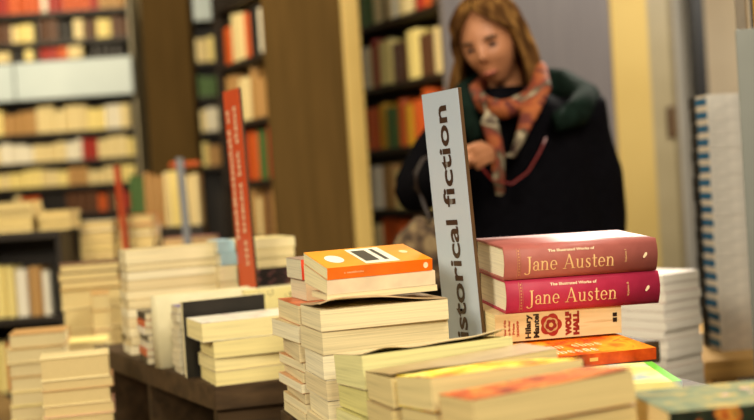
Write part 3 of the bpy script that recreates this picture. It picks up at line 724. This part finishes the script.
# upright books behind it: they stand on their lower edges, covers towards us
def upright(p, alpha, w, h, t, cover, page, label, lean=0, hard=False, bulge=0, group=None, spine_left=True, zb=ZT):
    """book standing upright; its cover faces -y of alpha; p = near left foot"""
    u = Vector((math.cos(alpha), math.sin(alpha), 0)); v = Vector((-u.y, u.x, 0))
    c = p + u*w/2 + v*t/2; c.z = zb
    F = Matrix.Translation(c) @ Matrix.Rotation(alpha, 4, 'Z') @ Matrix.Rotation(lean, 4, 'X')
    # local book: L -> up (z), W -> u, T -> v ; spine at the left (or the right)
    if spine_left: B = Matrix(((0, 1, 0, 0), (0, 0, 1, -t/2), (1, 0, 0, h/2), (0, 0, 0, 1)))
    else: B = Matrix(((0, -1, 0, 0), (0, 0, 1, -t/2), (-1, 0, 0, h/2), (0, 0, 0, 1)))
    return book(F @ B, h, w, t, cover, page, label, hard=hard, bulge=bulge, group=group, name='hardback_book' if hard else 'paperback_book')
yb, qb = onA(187)
BLKC = noise_mat('black_cover', [(.35, '#1d1a16'), (.7, '#2a2520')], (20, 20, 20), .4)
bt = yz(183, 302, yb) - ZT
bb = upright(Vector((qb.x-.002, qb.y, 0)), math.radians(24), .16, bt, .014, BLKC, pages('#e6d7aa'), 'black-covered book standing upright behind the low corner pile', lean=0, spine_left=False, group='upright books on the dark table')
yb2, qb2 = onA(181)
hs = (yz(175, 307, 2.66) - ZT)/9
stack(Vector((qb2.x-.004, qb2.y+.018, 0)), a20, ZT, [dict(L=.12, W=.062, T=hs-.0004, cover=CV(['#5a4a80', '#cdbd9a', '#d8c9a6'][min(i, 1 + i % 2)] if i else '#5a4a80'), page=pages('#d9cba6'), what='purple-topped' if i == 0 else 'cream-paged', flip=True) for i in range(9)],
      'the narrow pile beside the black upright book', 'narrow pile between the upright books')
yw_, qw = onA(161)
WC = noise_mat('white_cloth', [(.3, '#d2c69c'), (.7, '#dcd0a8')], (20, 20, 20), .6, spec=.2)
upright(Vector((qw.x, qw.y+.004, 0)), a20, .20, yz(155, 297, 2.74)-ZT, .05, WC, pages('#e9e0c4'), 'thick white hardback standing upright behind the black upright book', hard=True, bulge=.008, group='upright books on the dark table')
# pale yellow doodled book right of the black one
py_ = po(247, 330, 2.72); py_.z = 0
YC = noise_mat('pale_yellow_cover', [(.3, '#e0cf86'), (.7, '#ead994')], (20, 20, 20), .4)
yo = upright(py_, a20, .13, yz(250, 290, 2.72)-ZT, .02, YC, pages('#e9dca8'), 'pale yellow doodled book standing right of the black upright book', spine_left=True, group='upright books on the dark table')
bm = bmesh.new(); rd = random.Random(6)
for i in range(7):
    cx_, cy_ = rd.uniform(-.05, .05), rd.uniform(.045, .07); arc(bm, cy_, cx_, .007, .006, rd.uniform(0, 90), rd.uniform(200, 330), .0012, .0012, 8)
for v in bm.verts: v.co.z = -.0004
obj('cover_doodle', bm, CV('#6a5c40'), yo, label='dark line doodle')
# striped-spine pile
yM2, qM2 = onA(148)
hs = (yz(140, 311, 2.9) - ZT)/7; rs = random.Random(31)
for_items = [dict(L=.10, W=.088, T=hs-.0004, cover=CV(['#1d1712', '#c9541e', '#e9e0cc', '#2a1c14', '#e0d4b8', '#c9541e', '#1d1712'][i]), page=pages('#d8caa6'), spine=CV(['#1d1712', '#c9541e', '#e9e0cc', '#2a1c14', '#e0d4b8', '#c9541e', '#1d1712'][i]), what=['black-spined', 'orange-spined', 'white-spined', 'brown-spined', 'pale-spined', 'orange-spined', 'black-spined'][i]) for i in range(7)]
# spines look to the left: turn the pile a quarter
pM2 = Vector((qM2.x, qM2.y+.0, 0)); u20 = Vector((math.cos(a20), math.sin(a20), 0)); v20 = Vector((-u20.y, u20.x, 0))
stack(pM2 + v20*.0885, a20 - math.pi/2, ZT, [dict(it, L=.088, W=.13) for it in for_items], 'the little striped pile', 'striped little pile')
# tall wide pile
yM1, qM1 = onA(129)
n1 = 11; zt1 = yz(128, 252, 2.99); ts = (zt1 - ZT)/n1
rm = random.Random(13); pM1 = Vector((qM1.x, qM1.y + .034, 0))
stack(pM1, a20, ZT, [dict(L=.203 if i else .205, W=.092, T=ts*[1.5, .8, .9, 1.1, .9, .9, 1, 1, 1, .9, 1][i]-.0004, cover=CV(['#dcc690', '#8f7040', '#d6be86', '#c2a468', '#d9c48e', '#caa96c', '#d6bf88', '#d9c48e', '#cbb077', '#d6bf88', '#d0b67c'][i]), page=PC[i % 4], what='wide cream-paged', flip=True) for i in range(n1)],
      'the tall wide pile', 'tall wide pile at the rear of the dark table', rnd=rm)
# light blue / cream / dark pile behind the orange sign
p4 = po(246, 300, 3.02); p4.z = 0
z4t = yz(246, 241, 3.02); z4b = yz(250, 270, 3.02); z4c = yz(250, 288, 3.02)
its = [dict(L=.118, W=.13, T=(z4t-z4b)*.34, cover=CV('#e8d594'), page=pages('#f0dca6'), what='cream-covered thick', flip=True), dict(L=.118, W=.13, T=(z4t-z4b)*.33-.0004, cover=CV('#e2cc86'), page=pages('#ead49a'), what='cream-covered thick', flip=True), dict(L=.118, W=.13, T=(z4t-z4b)*.33-.0004, cover=CV('#e2cc86'), page=pages('#ead49a'), what='cream-covered thick', flip=True)]
DSP = noise_mat('dark_printed_spine', [(.35, '#1f1612'), (.55, '#2c1f1a'), (.66, '#7a4a44')], (60, 30, 60), .4, 2)
its += [dict(L=.095, W=.12, T=(z4b-z4c)/2-.0004, cover=DSP, spine=DSP, page=pages('#d9c9a0'), what='dark-spined', off=(.006, .0)) for i in range(2)]
rest = z4c - ZT; its += [dict(L=.11, W=.13, T=rest/4-.0004, cover=CV('#c9b27a'), page=PC[i], what='cream-paged', flip=True) for i in range(4)]
stack(p4, a20, ZT, its, 'the pile right of the orange sign', 'pile just right of the orange sign')
pB = po(224, 300, 3.04); pB.z = 0
zB0, zB1, zB2 = yz(224, 241, 3.04), yz(224, 266, 3.04), ZT
its = [dict(L=.038, W=.10, T=(zB0-zB1)/2-.0004, cover=CV('#a9c4c8'), page=pages('#a9c4c4'), what='light blue', flip=True) for i in range(2)]
LBL = CV('#a3c0c6')
its = [dict(L=.038, W=.10, T=(zB0-zB1)/2-.0004, cover=LBL, spine=LBL, page=pages('#d8cfb0'), what='light blue') for i in range(2)]
its += [dict(L=.038, W=.10, T=(zB1-zB2)/5-.0004, cover=CV('#d3bd86'), page=PC[i % 4], what='cream-paged', flip=True) for i in range(5)]
stack(pB - Vector((.004, 0, 0)), a20, ZT, its, 'the slim pile left of the orange sign', 'slim pile just left of the orange sign')
# orange sign
OS = noise_mat('orange_sign_face', [(.3, '#c9481a'), (.7, '#d2521f')], (4, 4, 4), .4)
dO = 2.94
prO = po(253.5, 288, dO); plO = po(238, 290, dO+.085); ztO = po(238, 87.5, dO).z
base_top = ZT
so, wO, hO = shelf_sign(Vector((prO.x + .0085, prO.y, 0)), Vector((plO.x + .0085, plO.y, 0)), ztO, ZT, -math.radians(1.2), OS, plain('#4a3420'), 'tall orange sign with two lines of small pale lettering behind the upright books')
rO = random.Random(17)
for k, (yt, yb_, xf) in enumerate(((107, 240, -.80), (104, 272, -.36))):
    L0 = (yz(235, yt, dO) - yz(245, yb_, dO)); zt_k = yz(235, yt, dO) - ZT
    bm = marks(26 if k else 20, L0, wO*.24, rO, .06)
    for v in bm.verts: v.co = Vector((xf*wO + wO*.1 - v.co.y, -.0017, zt_k - L0 + v.co.x))
    obj('lettering', bm, CV('#ffe6bc'), so, label='small pale lettering')

# ================================================================== left middle ground
# low table left of the dark one
LT = wood('#7a5f36', .8)
off = -.035
e0 = Vector((-.335, 2.06)); 
n_ = Vector((-Al.y, Al.x))
f0 = q0 + n_*.035 + Al*(-.02); f1 = f0 + Al*2.2
ZE = .52
table('low_table', [(f0.x-.75, f0.y-.10), (f0.x, f0.y), (f1.x, f1.y), (f1.x-.62, f1.y-.1)], ZE, .04, LT, 'low brown table at the left under the blurred piles', leg_mat=LT)
rl = random.Random(41)
# nearest left pile
D7 = 2.34; p7 = pt(40, 380, D7); p7.z = 0; zt7 = pt(40, 360, D7).z
h7 = zt7 - ZE; ts7 = [.036, .036, .036]; top7 = [.020, .030, .022, .045]
tall = h7 - sum(top7); nlow = 4; ts7 = [tall/nlow]*nlow + top7[::-1][::-1]
mini_stack(p7, math.radians(13), ZE, [tall/nlow]*nlow + [.022, .03, .02, .045], .140, .12, ['cream', 'tan', 'cream', 'cream', '#d9a58a', 'cream', '#b98a5c', 'cream'], 'the nearest pile at the left', 'nearest pile at the left', rl, pages('#d8bf86'), .003)
# second left pile, grey-cream
D8 = 2.78; p8 = pt(6, 350, D8); p8.z = 0; zt8 = pt(6, 336, D8).z
mini_stack(p8, math.radians(10), ZE, [(zt8-ZE)/8]*8, .135, .15, ['cream', 'tan', 'cream', 'pale yellow', 'cream', 'tan', 'cream', 'tan'], 'the pile at the left edge', 'pile at the left edge', rl, pages('#d6c391'), .004)
p8 = pt(62, 360, 2.94); p8.z = 0; zt8 = pt(62, 344, 2.94).z
mini_stack(p8, math.radians(10), ZE, [(zt8-ZE)/7]*7, .11, .14, ['cream', 'pale yellow', 'cream', 'tan', 'cream', 'tan', 'pale yellow'], 'the pile beside the dark table', 'pile between the left piles and the dark table', rl, pages('#dcc68e'), .004)
# brown-topped pile
D6 = 3.25; p6 = pt(60, 300, D6); p6.z = 0; z6t = pt(60, 266, D6).z; z6m = pt(70, 290, D6).z
mini_stack(p6, math.radians(14), ZE, [(z6m-ZE)/6]*6 + [(z6t-z6m)/3]*3, .165, .17, ['cream', 'cream', 'pale yellow', 'cream', 'cream', 'cream', 'tan', 'brown', 'brown'], 'the brown-topped left pile', 'brown-topped pile behind the left piles', rl, pages('#e0c98c'), .004)
D6 = 3.12; p6 = pt(93, 300, D6); p6.z = 0; z6t = pt(97, 294, D6).z
mini_stack(p6, math.radians(14), ZE, [(z6t-ZE)/7]*7, .045, .12, ['cream', 'pink', 'cream', 'cream', '#c98a5c', 'cream', 'tan'], 'the slim pile by the tall wide pile', 'slim pile beside the tall wide pile', rl, pages('#d2bd88'), .003)
# low dark bookcase at the left edge with rows of books, piles on top
DL = 4.6; xl0, xl1 = pt(-30, 260, DL).x, pt(62, 260, DL).x
zlt = pt(20, 232, DL).z
ML = Matrix.Translation((xl0, DL, 0))
LB = bookcase(ML, xl1-xl0, .25, [.12, zlt-.62, zlt-.33], zlt-.03, 'low dark bookcase at the left edge below the blurred piles', name='bookcase')
boxo('top_board', (0, xl1-xl0, -.01, .27, zlt-.03, zlt), DARK, LB)
rw = random.Random(51)
shelf_row(ML, .03, xl1-xl0-.03, zlt-.33, .24, rw, Wt['pale'], 'the upper row', 'the low dark bookcase', dmax=.16, wr=(.035, .055), gap=.04)
shelf_row(ML, .03, xl1-xl0-.03, zlt-.62, .24, rw, Wt['dark'], 'the lower row', 'the low dark bookcase', dmax=.16, wr=(.035, .055), gap=.04)
for (px, top, Lx, nm) in ((-8, 203, .16, 'the left pile on the low dark bookcase'), (38, 212, .125, 'the right pile on the low dark bookcase')):
    q = pt(px, 220, DL+.05); q.z = 0; zt_ = pt(px, top, DL+.05).z; n = 4
    mini_stack(q, 0, zlt, [(zt_-zlt)/n]*n, Lx, .16, ['cream', 'pale yellow', 'cream', 'cream'], nm, nm[4:], rl, pages('#d9c184'))
# table in the middle distance
ZF = .78; DF = 5.0
xa, xb = pt(76, 250, DF-.25).x, pt(216, 250, DF-.25).x
table('display_table', [(xa, DF-.25), (xb, DF-.25), (xb-.16, DF+.60), (xa, DF+.60)], ZF, .05, LT, 'brown table in the middle distance behind the tall wide pile', leg_mat=LT)
for (px, pr_, top, nm, cols, dd) in ((77, 112, 222, 'the left pile on the far table', ['cream', 'tan', 'cream', 'pale yellow', 'cream', 'white'], DF-.18), (116, 152, 216, 'the middle pile on the far table', ['cream', 'tan', 'cream', 'cream', 'white', 'orange'], DF-.15), (160, 214, 240, 'the reddish pile on the far table', ['tan', 'cream', 'brown', 'red', 'pink'], DF-.1)):
    q = pt(px, 230, dd); q.z = 0; L = pt(pr_, 230, dd).x - q.x; zt_ = pt(px, top, dd).z; n = len(cols)
    mini_stack(q, 0, ZF, [(zt_-ZF)/n]*n, L, .18, cols, nm, nm[4:], rl, pages('#d2b87c'))
# a row of upright books on a stand behind the grey sign
DU = 5.36; z0u = ZF
zu = pt(150, 228, DU).z
rs_ = empty('book_rest', Matrix.Translation((pt(128, 228, DU).x, DU, 0)), 'dark stepped rest carrying the upright row on the middle distance table', 'stand')
boxo('rest_block', (0, pt(203, 228, DU).x - pt(128, 228, DU).x, 0, .2, ZF, zu), DARK, rs_, bev=.003)
x = pt(130, 228, DU).x; ru = random.Random(61); xe = pt(202, 228, DU).x
hu = pt(165, 168, DU).z - zu
cs = ['green', 'cream', 'tan', 'tan', 'cream', 'pale yellow', 'pale yellow', 'cream', 'cream', 'tan']; k = 0
while x < xe - .035:
    w = ru.uniform(.024, .036); cn = cs[min(int((x - pt(130, 228, DU).x)/(xe - pt(130, 228, DU).x)*10), 9)]
    mini(Matrix.Translation((x + w/2, DU+.1, zu)), w*.97, .13, hu*ru.uniform(.82, 1.0), plain(PAL[cn]), pages(), '%s spined book in the upright row by the small grey sign' % cn, 'upright row behind the small grey sign'); x += w + .001
mini(Matrix.Translation((pt(179, 160, DU).x - .05, DU+.1, zu+hu+.012)) @ Matrix(((0, 0, 1, 0), (0, 1, 0, 0), (-1, 0, 0, 0), (0, 0, 0, 1))), .022, .13, .13, plain(PAL['orange']), pages(), 'orange book lying flat on the upright row by the small grey sign', 'upright row behind the small grey sign')
# small signs standing in the distance
def far_sign(pxb, pyb, pxt, pyt, wpx, D, zb, mat, label):
    b, t = pt(pxb, pyb, D), pt(pxt, pyt, D); lean = math.atan2(t.x-b.x, t.z-b.z); w = wpx/F_PX*D
    x0 = b.x - (b.z-zb)*math.tan(lean)
    pr_ = Vector((x0 + w*.9, D, 0)); pl2 = Vector((x0 - w*.1, D+w*.7, 0))
    return shelf_sign(pr_, pl2, t.z, zb, lean, mat, plain('#3a2a1c'), label)
GS = noise_mat('grey_sign_face', [(.3, '#84868c'), (.7, '#8d9096')], (4, 4, 4), .4); RS = noise_mat('red_sign_face', [(.3, '#b0401f'), (.7, '#bb4826')], (4, 4, 4), .4)
far_sign(184, 246, 175.5, 158, 8, DF-.22, ZF, GS, 'narrow grey sign standing in the middle distance')
far_sign(123, 252, 113, 166, 7, DF-.22, ZF, RS, 'narrow red sign standing behind the tall wide pile')

# ================================================================== woman browsing behind the tables
DW = 3.25
def wp(px, py, dy=0): return pt(px, py, DW+dy)
cxw = wp(518, 200).x
wm = empty('person', Matrix.Translation((cxw, DW, 0)), 'woman in a black hooded coat and patterned orange scarf looking down behind the sign', 'person')
WI = wm.matrix_world.inverted()
SKIN = noise_mat('skin', [(.3, '#a46c48'), (.7, '#b47a54')], (9, 9, 9), .5, 2)
def remesh(o, vox, sm=4):
    m = o.modifiers.new('remesh', 'REMESH'); m.mode = 'VOXEL'; m.voxel_size = vox; m.use_smooth_shade = True
    s = o.modifiers.new('smooth', 'SMOOTH'); s.iterations = sm; s.factor = .5
hc = wp(490, 43, -.02)
fwd = Vector((-.34, -.86, -.36)).normalized(); up0 = Vector((-.20, 0, 1))
Yh = -fwd; Xh = Yh.cross(up0).normalized(); Zh = Xh.cross(Yh).normalized()
HM = Matrix.Translation(hc) @ Matrix((Xh, Yh, Zh)).transposed().to_4x4()
def g(a, b, s): return math.exp(-((a[0]-b[0])**2 + (a[1]-b[1])**2)/(s*s))
def head_surface(bm, nu=56, nv=40):
    rings = []
    for j in range(nv+1):
        th = math.pi*j/nv; row = []
        for i in range(nu):
            ph = 2*math.pi*i/nu; x, y, z = math.sin(th)*math.sin(ph), -math.sin(th)*math.cos(ph), math.cos(th)
            X, Y, Z = x*.073, y*.092, z*.112
            if z < 0:
                k = (-z)**1.3; X *= 1 - .34*k; Y = Y*(1 - .25*k) - .018*k
            if y < 0:
                q = (X, Z); w = min(1, -y*1.6)
                Y -= w*(.026*g(q, (0, -.012), .011) + .016*g(q, (0, .008), .010) + .010*g(q, (0, -.058), .016) + .007*g(q, (0, -.092), .018))
                Y += w*(.011*(g(q, (.030, .014), .014) + g(q, (-.030, .014), .014)) + .004*g(q, (0, -.045), .007))
                Y -= w*(.005*(g(q, (.032, .033), .013) + g(q, (-.032, .033), .013)) + .006*(g(q, (.038, -.02), .02) + g(q, (-.038, -.02), .02)))
            row.append(bm.verts.new(HM @ Vector((X, Y, Z))))
        rings.append(row)
    for j in range(nv):
        for i in range(nu):
            try: bm.faces.new((rings[j][i], rings[j][(i+1) % nu], rings[j+1][(i+1) % nu], rings[j+1][i]))
            except ValueError: pass
    bmesh.ops.remove_doubles(bm, verts=bm.verts[:], dist=1e-6)
bm = bmesh.new(); head_surface(bm)
for s in (-1, 1):
    tube(bm, [HM @ Vector((s*.070, .008, z)) for z in (.012, -.005, -.024)], [.008, .011, .006], 8)
nk = wp(508, 104, .05)
tube(bm, [HM @ Vector((0, .025, -.04)), HM @ Vector((0, .035, -.10)), nk + Vector((0, 0, -.02)), nk + Vector((.01, .02, -.09))], [.052, .05, .055, .08], 14)
chest = Vector((cxw, DW+.05, 1.12)); pel = Vector((cxw+.02, DW+.04, .86))
tube(bm, [nk + Vector((0, .0, -.06)), chest, (chest+pel)/2, pel], [(.10, .08), (.15, .10), (.13, .09), (.15, .11)], 16)
shL, elL, wrL = wp(462, 112, -.02), wp(416, 187, -.08), wp(446, 179, -.22)
shR, elR, wrR = wp(588, 118, .06), wp(604, 222, .08), wp(588, 305, -.03)
tube(bm, [chest + Vector((-.05, 0, .08)), shL, (shL+elL)/2, elL], [.06, .045, .04, .035], 12); tube(bm, [elL, (elL+wrL)/2, wrL], [.036, .032, .024], 12)
tube(bm, [chest + Vector((.08, 0, .08)), shR, (shR+elR)/2, elR], [.06, .045, .04, .035], 12); tube(bm, [elR, (elR+wrR)/2, wrR], [.036, .032, .024], 12)
def hand(bm, wr, d, side, curl):
    """palm and five unequal bent fingers; d points along the hand, side towards the thumb, curl towards the palm"""
    d, side = d.normalized(), side.normalized(); curl = curl.normalized()
    tube(bm, [wr, wr + d*.03, wr + d*.085], [(.024, .016), (.034, .015), (.038, .013)], 10)
    for k, (o, l) in enumerate(((.028, .070), (.010, .080), (-.009, .074), (-.027, .058))):
        b = wr + d*.075 + side*o
        tube(bm, [b, b + d*l*.42, b + d*l*.72 + curl*l*.28, b + d*l*.78 + curl*l*.62], [.0095, .0088, .0082, .0066], 8)
    b = wr + d*.022 + side*.028
    tube(bm, [b, b + d*.028 + side*.022, b + d*.055 + side*.022 + curl*.012, b + d*.076 + side*.012 + curl*.022], [.012, .011, .0095, .0075], 8)
hand(bm, wrL, Vector((.62, -.15, .42)), Vector((-.5, -.3, .6)), Vector((.3, .8, -.25)))
hand(bm, wrR, Vector((-.1, -.15, -1)), Vector((-.2, -1, .1)), Vector((-1, .1, 0)))
for s in (-1, 1):
    hp = pel + Vector((s*.085, 0, 0)); kn = Vector((cxw+.02+s*.09, DW+.02, .46)); an = Vector((cxw+.02+s*.10, DW+.05, .09))
    tube(bm, [hp, (hp+kn)/2, kn, (kn+an)/2 + Vector((0, .02, .03)), an], [.085, .07, .052, .05, .035], 12)
    tube(bm, [an + Vector((0, .02, -.04)), an + Vector((0, -.06, -.055)), an + Vector((0, -.15, -.065))], [.032, .032, .022], 10)
ob_ = obj('body', bm, SKIN, wm, WI, True); remesh(ob_, .0055, 3)
# face details
LASH = plain('#3a2216'); LIP = plain('#8e4a36')
for s in (-1, 1):
    bm = bmesh.new(); tube(bm, [HM @ Vector((s*(.030+x), -.0815 + abs(x)*.35 + (.012 if abs(x) > .012 else 0)*0, .013 - abs(x)*.25)) for x in (-.014, -.007, 0, .007, .014)], [.002, .0045, .0055, .0045, .002], 8)
    obj('eyelid', bm, LASH, wm, WI, True, label='lowered dark lashes')
    bm = bmesh.new(); tube(bm, [HM @ Vector((s*(.032+x), -.0885 + abs(x+.008)*.45, .034 - x*x*14)) for x in (-.018, -.008, .002, .012, .020)], [.002, .004, .0045, .0036, .0015], 8)
    obj('eyebrow', bm, plain('#5c3c20'), wm, WI, True)
bm = bmesh.new(); tube(bm, [HM @ Vector((x, -.0945 + abs(x)*.55, -.058)) for x in (-.022, -.012, 0, .012, .022)], [.002, .0052, .0062, .0052, .002], 8); obj('lips', bm, LIP, wm, WI, True)
# hair: parted bob falling to the collar
def hair_bm():
    bm = bmesh.new(); nph, nv = 44, 22; O, I = [], []
    dn = HM.to_3x3().inverted() @ Vector((0, 0, -1))
    for i in range(nph+1):
        f = i/nph; o, n2 = [], []
        for j in range(nv+1):
            v = j/nv
            op = math.radians(4 + 58*min(1, max(0, v-.19)*4.2)) + (math.radians(10)*max(0, v-.55))
            ph = op + (2*math.pi - 2*op)*f
            wv = .004*math.sin(f*46 + v*3) + .003*math.sin(f*23 + v*7)
            if v < .5:
                th = math.radians(3 + 92*v/.5); r = 1.0
                p = Vector((math.sin(th)*math.sin(ph)*.104, -math.sin(th)*math.cos(ph)*.110 + .010, math.cos(th)*.132 + .006))
            else:
                k = (v-.5)/.5
                p = Vector((math.sin(ph)*(.104 + .026*math.sin(k*2.2)), -math.cos(ph)*(.110 + .012*k) + .010, -.012)) + dn*(k*(.115 + .035*abs(math.sin(ph))))
            c = Vector((0, .01, p.z)); rd = (p-c); 
            if rd.length > 1e-6: rd.normalize()
            o.append(bm.verts.new(HM @ (p + rd*wv))); n2.append(bm.verts.new(HM @ (p - rd*(.026 if v > .1 else .005))))
        O.append(o); I.append(n2)
    for i in range(nph):
        for j in range(nv):
            bm.faces.new((O[i][j], O[i+1][j], O[i+1][j+1], O[i][j+1])); bm.faces.new((I[i][j], I[i][j+1], I[i+1][j+1], I[i+1][j]))
        for j in (0, nv): bm.faces.new((O[i][j], O[i+1][j], I[i+1][j], I[i][j]))
    for j in range(nv):
        for i in (0, nph): bm.faces.new((O[i][j], O[i][j+1], I[i][j+1], I[i][j]))
    return bm
HAIR = noise_mat('hair', [(.30, '#2e1c0e'), (.5, '#52361c'), (.70, '#8a6434')], (40, 40, 6), .9, 4, spec=.0)
obj('hair', hair_bm(), HAIR, wm, WI, True)
# coat: body and both sleeves in one surface
COAT = noise_mat('black_wool', [(.3, '#060507'), (.7, '#0a090c')], (60, 60, 60), .95, 3, bump=.3, spec=.04)
bm = bmesh.new()
def ring(z, px, rx_, ry_, dy=.05):
    return (Vector((px, DW+dy, z)), rx_, ry_)
prof = [ring(.46, cxw+.03, .25, .18), ring(.70, cxw+.03, .235, .17), ring(.90, cxw+.02, .215, .155), ring(1.05, cxw+.015, .205, .145), ring(1.17, cxw+.012, .20, .135), ring(1.24, cxw+.01, .185, .12), ring(1.29, cxw-.005, .13, .10), ring(1.325, cxw-.02, .085, .08)]
rr_ = [[bm.verts.new((c.x + a*math.cos(2*math.pi*k/28), c.y + b*math.sin(2*math.pi*k/28), c.z)) for k in range(28)] for c, a, b in prof]
for i in range(len(rr_)-1):
    for k in range(28): bm.faces.new((rr_[i][k], rr_[i][(k+1) % 28], rr_[i+1][(k+1) % 28], rr_[i+1][k]))
bm.faces.new(rr_[0][::-1]); bm.faces.new(rr_[-1])
tube(bm, [chest + Vector((-.04, 0, .07)), shL, (shL+elL)/2 + Vector((-.01, 0, -.01)), elL + Vector((-.012, 0, -.015))], [.08, .07, .066, .060], 14)
tube(bm, [elL + Vector((-.012, .005, -.015)), (elL+wrL)/2 + Vector((0, 0, -.008)), wrL], [.060, .052, .042], 14)
tube(bm, [chest + Vector((.08, 0, .08)), shR, (shR+elR)/2, elR], [.09, .082, .074, .066], 14)
tube(bm, [elR, (elR+wrR)/2, wrR + Vector((0, 0, .01))], [.066, .058, .05], 14)
co = obj('coat', bm, COAT, wm, WI, True); remesh(co, .012, 6)
NAVY = plain('#10101c', .9)
bm = bmesh.new()
GREEN = noise_mat('dark_green_lining', [(.3, '#0b140e'), (.7, '#14211a')], (50, 50, 50), .95, 3, bump=.3, spec=.05)
tube(bm, [wp(476, 140, -.15), wp(466, 112, -.11), wp(464, 98, -.03), wp(480, 90, .08), wp(520, 84, .15), wp(560, 88, .12), wp(586, 100, .04), wp(578, 112, -.05), wp(556, 122, -.11)], [(.018, .025), (.028, .035), (.03, .045), (.035, .05), (.04, .055), (.045, .055), (.042, .05), (.032, .04), (.018, .025)], 14)
obj('hood', bm, GREEN, wm, WI, True, label='dark green hood lining')
SCF = noise_mat('scarf_print', [(.30, '#1c0e0a'), (.40, '#5e2014'), (.46, '#96501f'), (.53, '#742814'), (.58, '#40341f'), (.64, '#a39578'), (.70, '#2e120c')], (11, 11, 11), .8, 3, distort=.7)
bm = bmesh.new()
tube(bm, [wp(482, 103, -.11), wp(474, 94, -.05), wp(482, 84, .05), wp(512, 74, .09), wp(536, 72, .04), wp(541, 80, -.04), wp(528, 100, -.10), wp(505, 110, -.13), wp(484, 106, -.12)], [(.022, .026)]*9, 12)
tube(bm, [wp(539, 66, -.05), wp(541, 88, -.12), wp(530, 112, -.17), wp(520, 138, -.185), wp(512, 158, -.18)], [(.022, .02), (.030, .02), (.033, .016), (.030, .013), (.022, .010)], 12)
tube(bm, [wp(482, 98, -.16), wp(489, 120, -.185), wp(497, 150, -.19), wp(499, 178, -.185), wp(500, 196, -.17)], [(.022, .018), (.024, .014), (.020, .012), (.018, .010), (.012, .008)], 12)
sc = obj('scarf', bm, SCF, wm, WI, True); remesh(sc, .007, 3)
bm = bmesh.new(); tube(bm, [wp(546, 138, -.15), wp(540, 152, -.175), wp(528, 172, -.185), wp(512, 184, -.18), wp(492, 180, -.2), wp(482, 168, -.24)], .0022, 8)
obj('spectacle_cord', bm, plain('#7a1a14'), wm, WI, True, label='thin dark red cord')
TRO = plain('#17161b', .9); BOOT = plain('#120d0a', .4)
for s in (-1, 1):
    hp = pel + Vector((s*.085, 0, 0)); kn = Vector((cxw+.02+s*.09, DW+.02, .46)); an = Vector((cxw+.02+s*.10, DW+.05, .09))
    bm = bmesh.new(); tube(bm, [hp, (hp+kn)/2, kn, an + Vector((0, 0, .04))], [.095, .085, .068, .060], 14); obj('trouser_leg', bm, TRO, wm, WI, True)
    bm = bmesh.new(); tube(bm, [an + Vector((0, 0, .09)), an + Vector((0, .01, -.03)), an + Vector((0, -.06, -.045)), an + Vector((0, -.17, -.06))], [.05, .048, (.046, .04), (.034, .027)], 12); obj('boot', bm, BOOT, wm, WI, True)
# mottled bag hanging from the crook of her arm
BAG = noise_mat('mottled_fur', [(.35, '#2e2114'), (.5, '#5a4630'), (.62, '#8a7450'), (.72, '#3a2a1a')], (28, 28, 28), .9, 4, bump=.5)
bc = wp(424, 254, -.235)
bg = empty('handbag', Matrix.Translation(bc + Vector((0, 0, -.10))), 'mottled brown handbag hanging from the bent arm of the woman', 'bag')
bm = bmesh.new(); r = bmesh.ops.create_icosphere(bm, subdivisions=4, radius=1)
for v in bm.verts:
    n = noise.noise(v.co*2.2)*.12; v.co = Vector((v.co.x*(.082 - .015*v.co.z), v.co.y*.045, v.co.z*.092))*(1+n)
obj('bag_body', bm, BAG, bg, Matrix.Translation((0, 0, .10)), True)
bm = bmesh.new(); bI = bg.matrix_world.inverted()
fd = (wrL-elL).normalized(); sd = fd.cross(Vector((0, 0, 1))).normalized(); m_ = elL + (wrL-elL)*.78; ud = sd.cross(fd)
arcp = [m_ + sd*.070*math.cos(a) + ud*.070*math.sin(a) for a in [math.radians(t) for t in (-40, -10, 20, 55, 90, 125, 160, 190, 220)]]
tube(bm, [bc + Vector((.02, -.035, .078))] + arcp + [bc + Vector((.02, .035, .078))], .005, 8); obj('bag_strap', bm, plain('#2a1c12'), bg, bI, True)

# ================================================================== light
w = bpy.data.worlds.new('world'); SC.world = w; w.use_nodes = True
w.node_tree.nodes['Background'].inputs[0].default_value = (1, .86, .62, 1); w.node_tree.nodes['Background'].inputs[1].default_value = .13
def lamp(loc, tgt, size, power, col=(1, .88, .66), spread=math.pi):
    d = bpy.data.lights.new('ceiling_and_fill_lamp', 'AREA'); d.shape = 'SQUARE'; d.size = size; d.energy = power; d.color = col; d.spread = spread
    o = bpy.data.objects.new('ceiling_and_fill_lamp', d); COL.objects.link(o); o.location = loc
    o.rotation_euler = (Vector(tgt)-Vector(loc)).to_track_quat('-Z', 'Y').to_euler()
lamp((-1.7, -.5, 2.35), (0, 1.7, .9), .9, 71, (1, .90, .71))
lamp((.5, -1.2, 2.6), (.3, 1.7, .85), .5, 44, (1, .91, .73))
lamp((1.0, 4.4, 2.4), (.35, 1.7, .9), .45, 75, (1, .92, .78))
lamp((-1.6, 3.2, 2.9), (-1.2, 4.5, .8), .7, 34, (1, .86, .6))
lamp((-2.6, 7.0, 2.9), (-2.6, 9, 1.4), .8, 52, (1, .84, .56))
lamp((-1.0, 4.2, 2.9), (-.4, 5.8, 1.4), .5, 24, (1, .84, .56))
lamp((2.4, 4.6, 2.8), (2.0, 6.8, 1.0), .6, 40, (1, .93, .8))
lamp((1.0, 1.3, 2.7), (.85, 2.8, .8), .5, 27, (1, .92, .78))  # added fill, brightens the white pile and the right side
lamp((1.15, 2.2, 2.8), (.95, 3.0, .9), .4, 16, (1, .92, .8))  # small added fill for the dim face of the tall pile
SC.view_settings.view_transform = 'Standard'; SC.view_settings.look = 'None'; SC.view_settings.exposure = .22; SC.view_settings.gamma = 1; SC.view_settings.use_curve_mapping = False
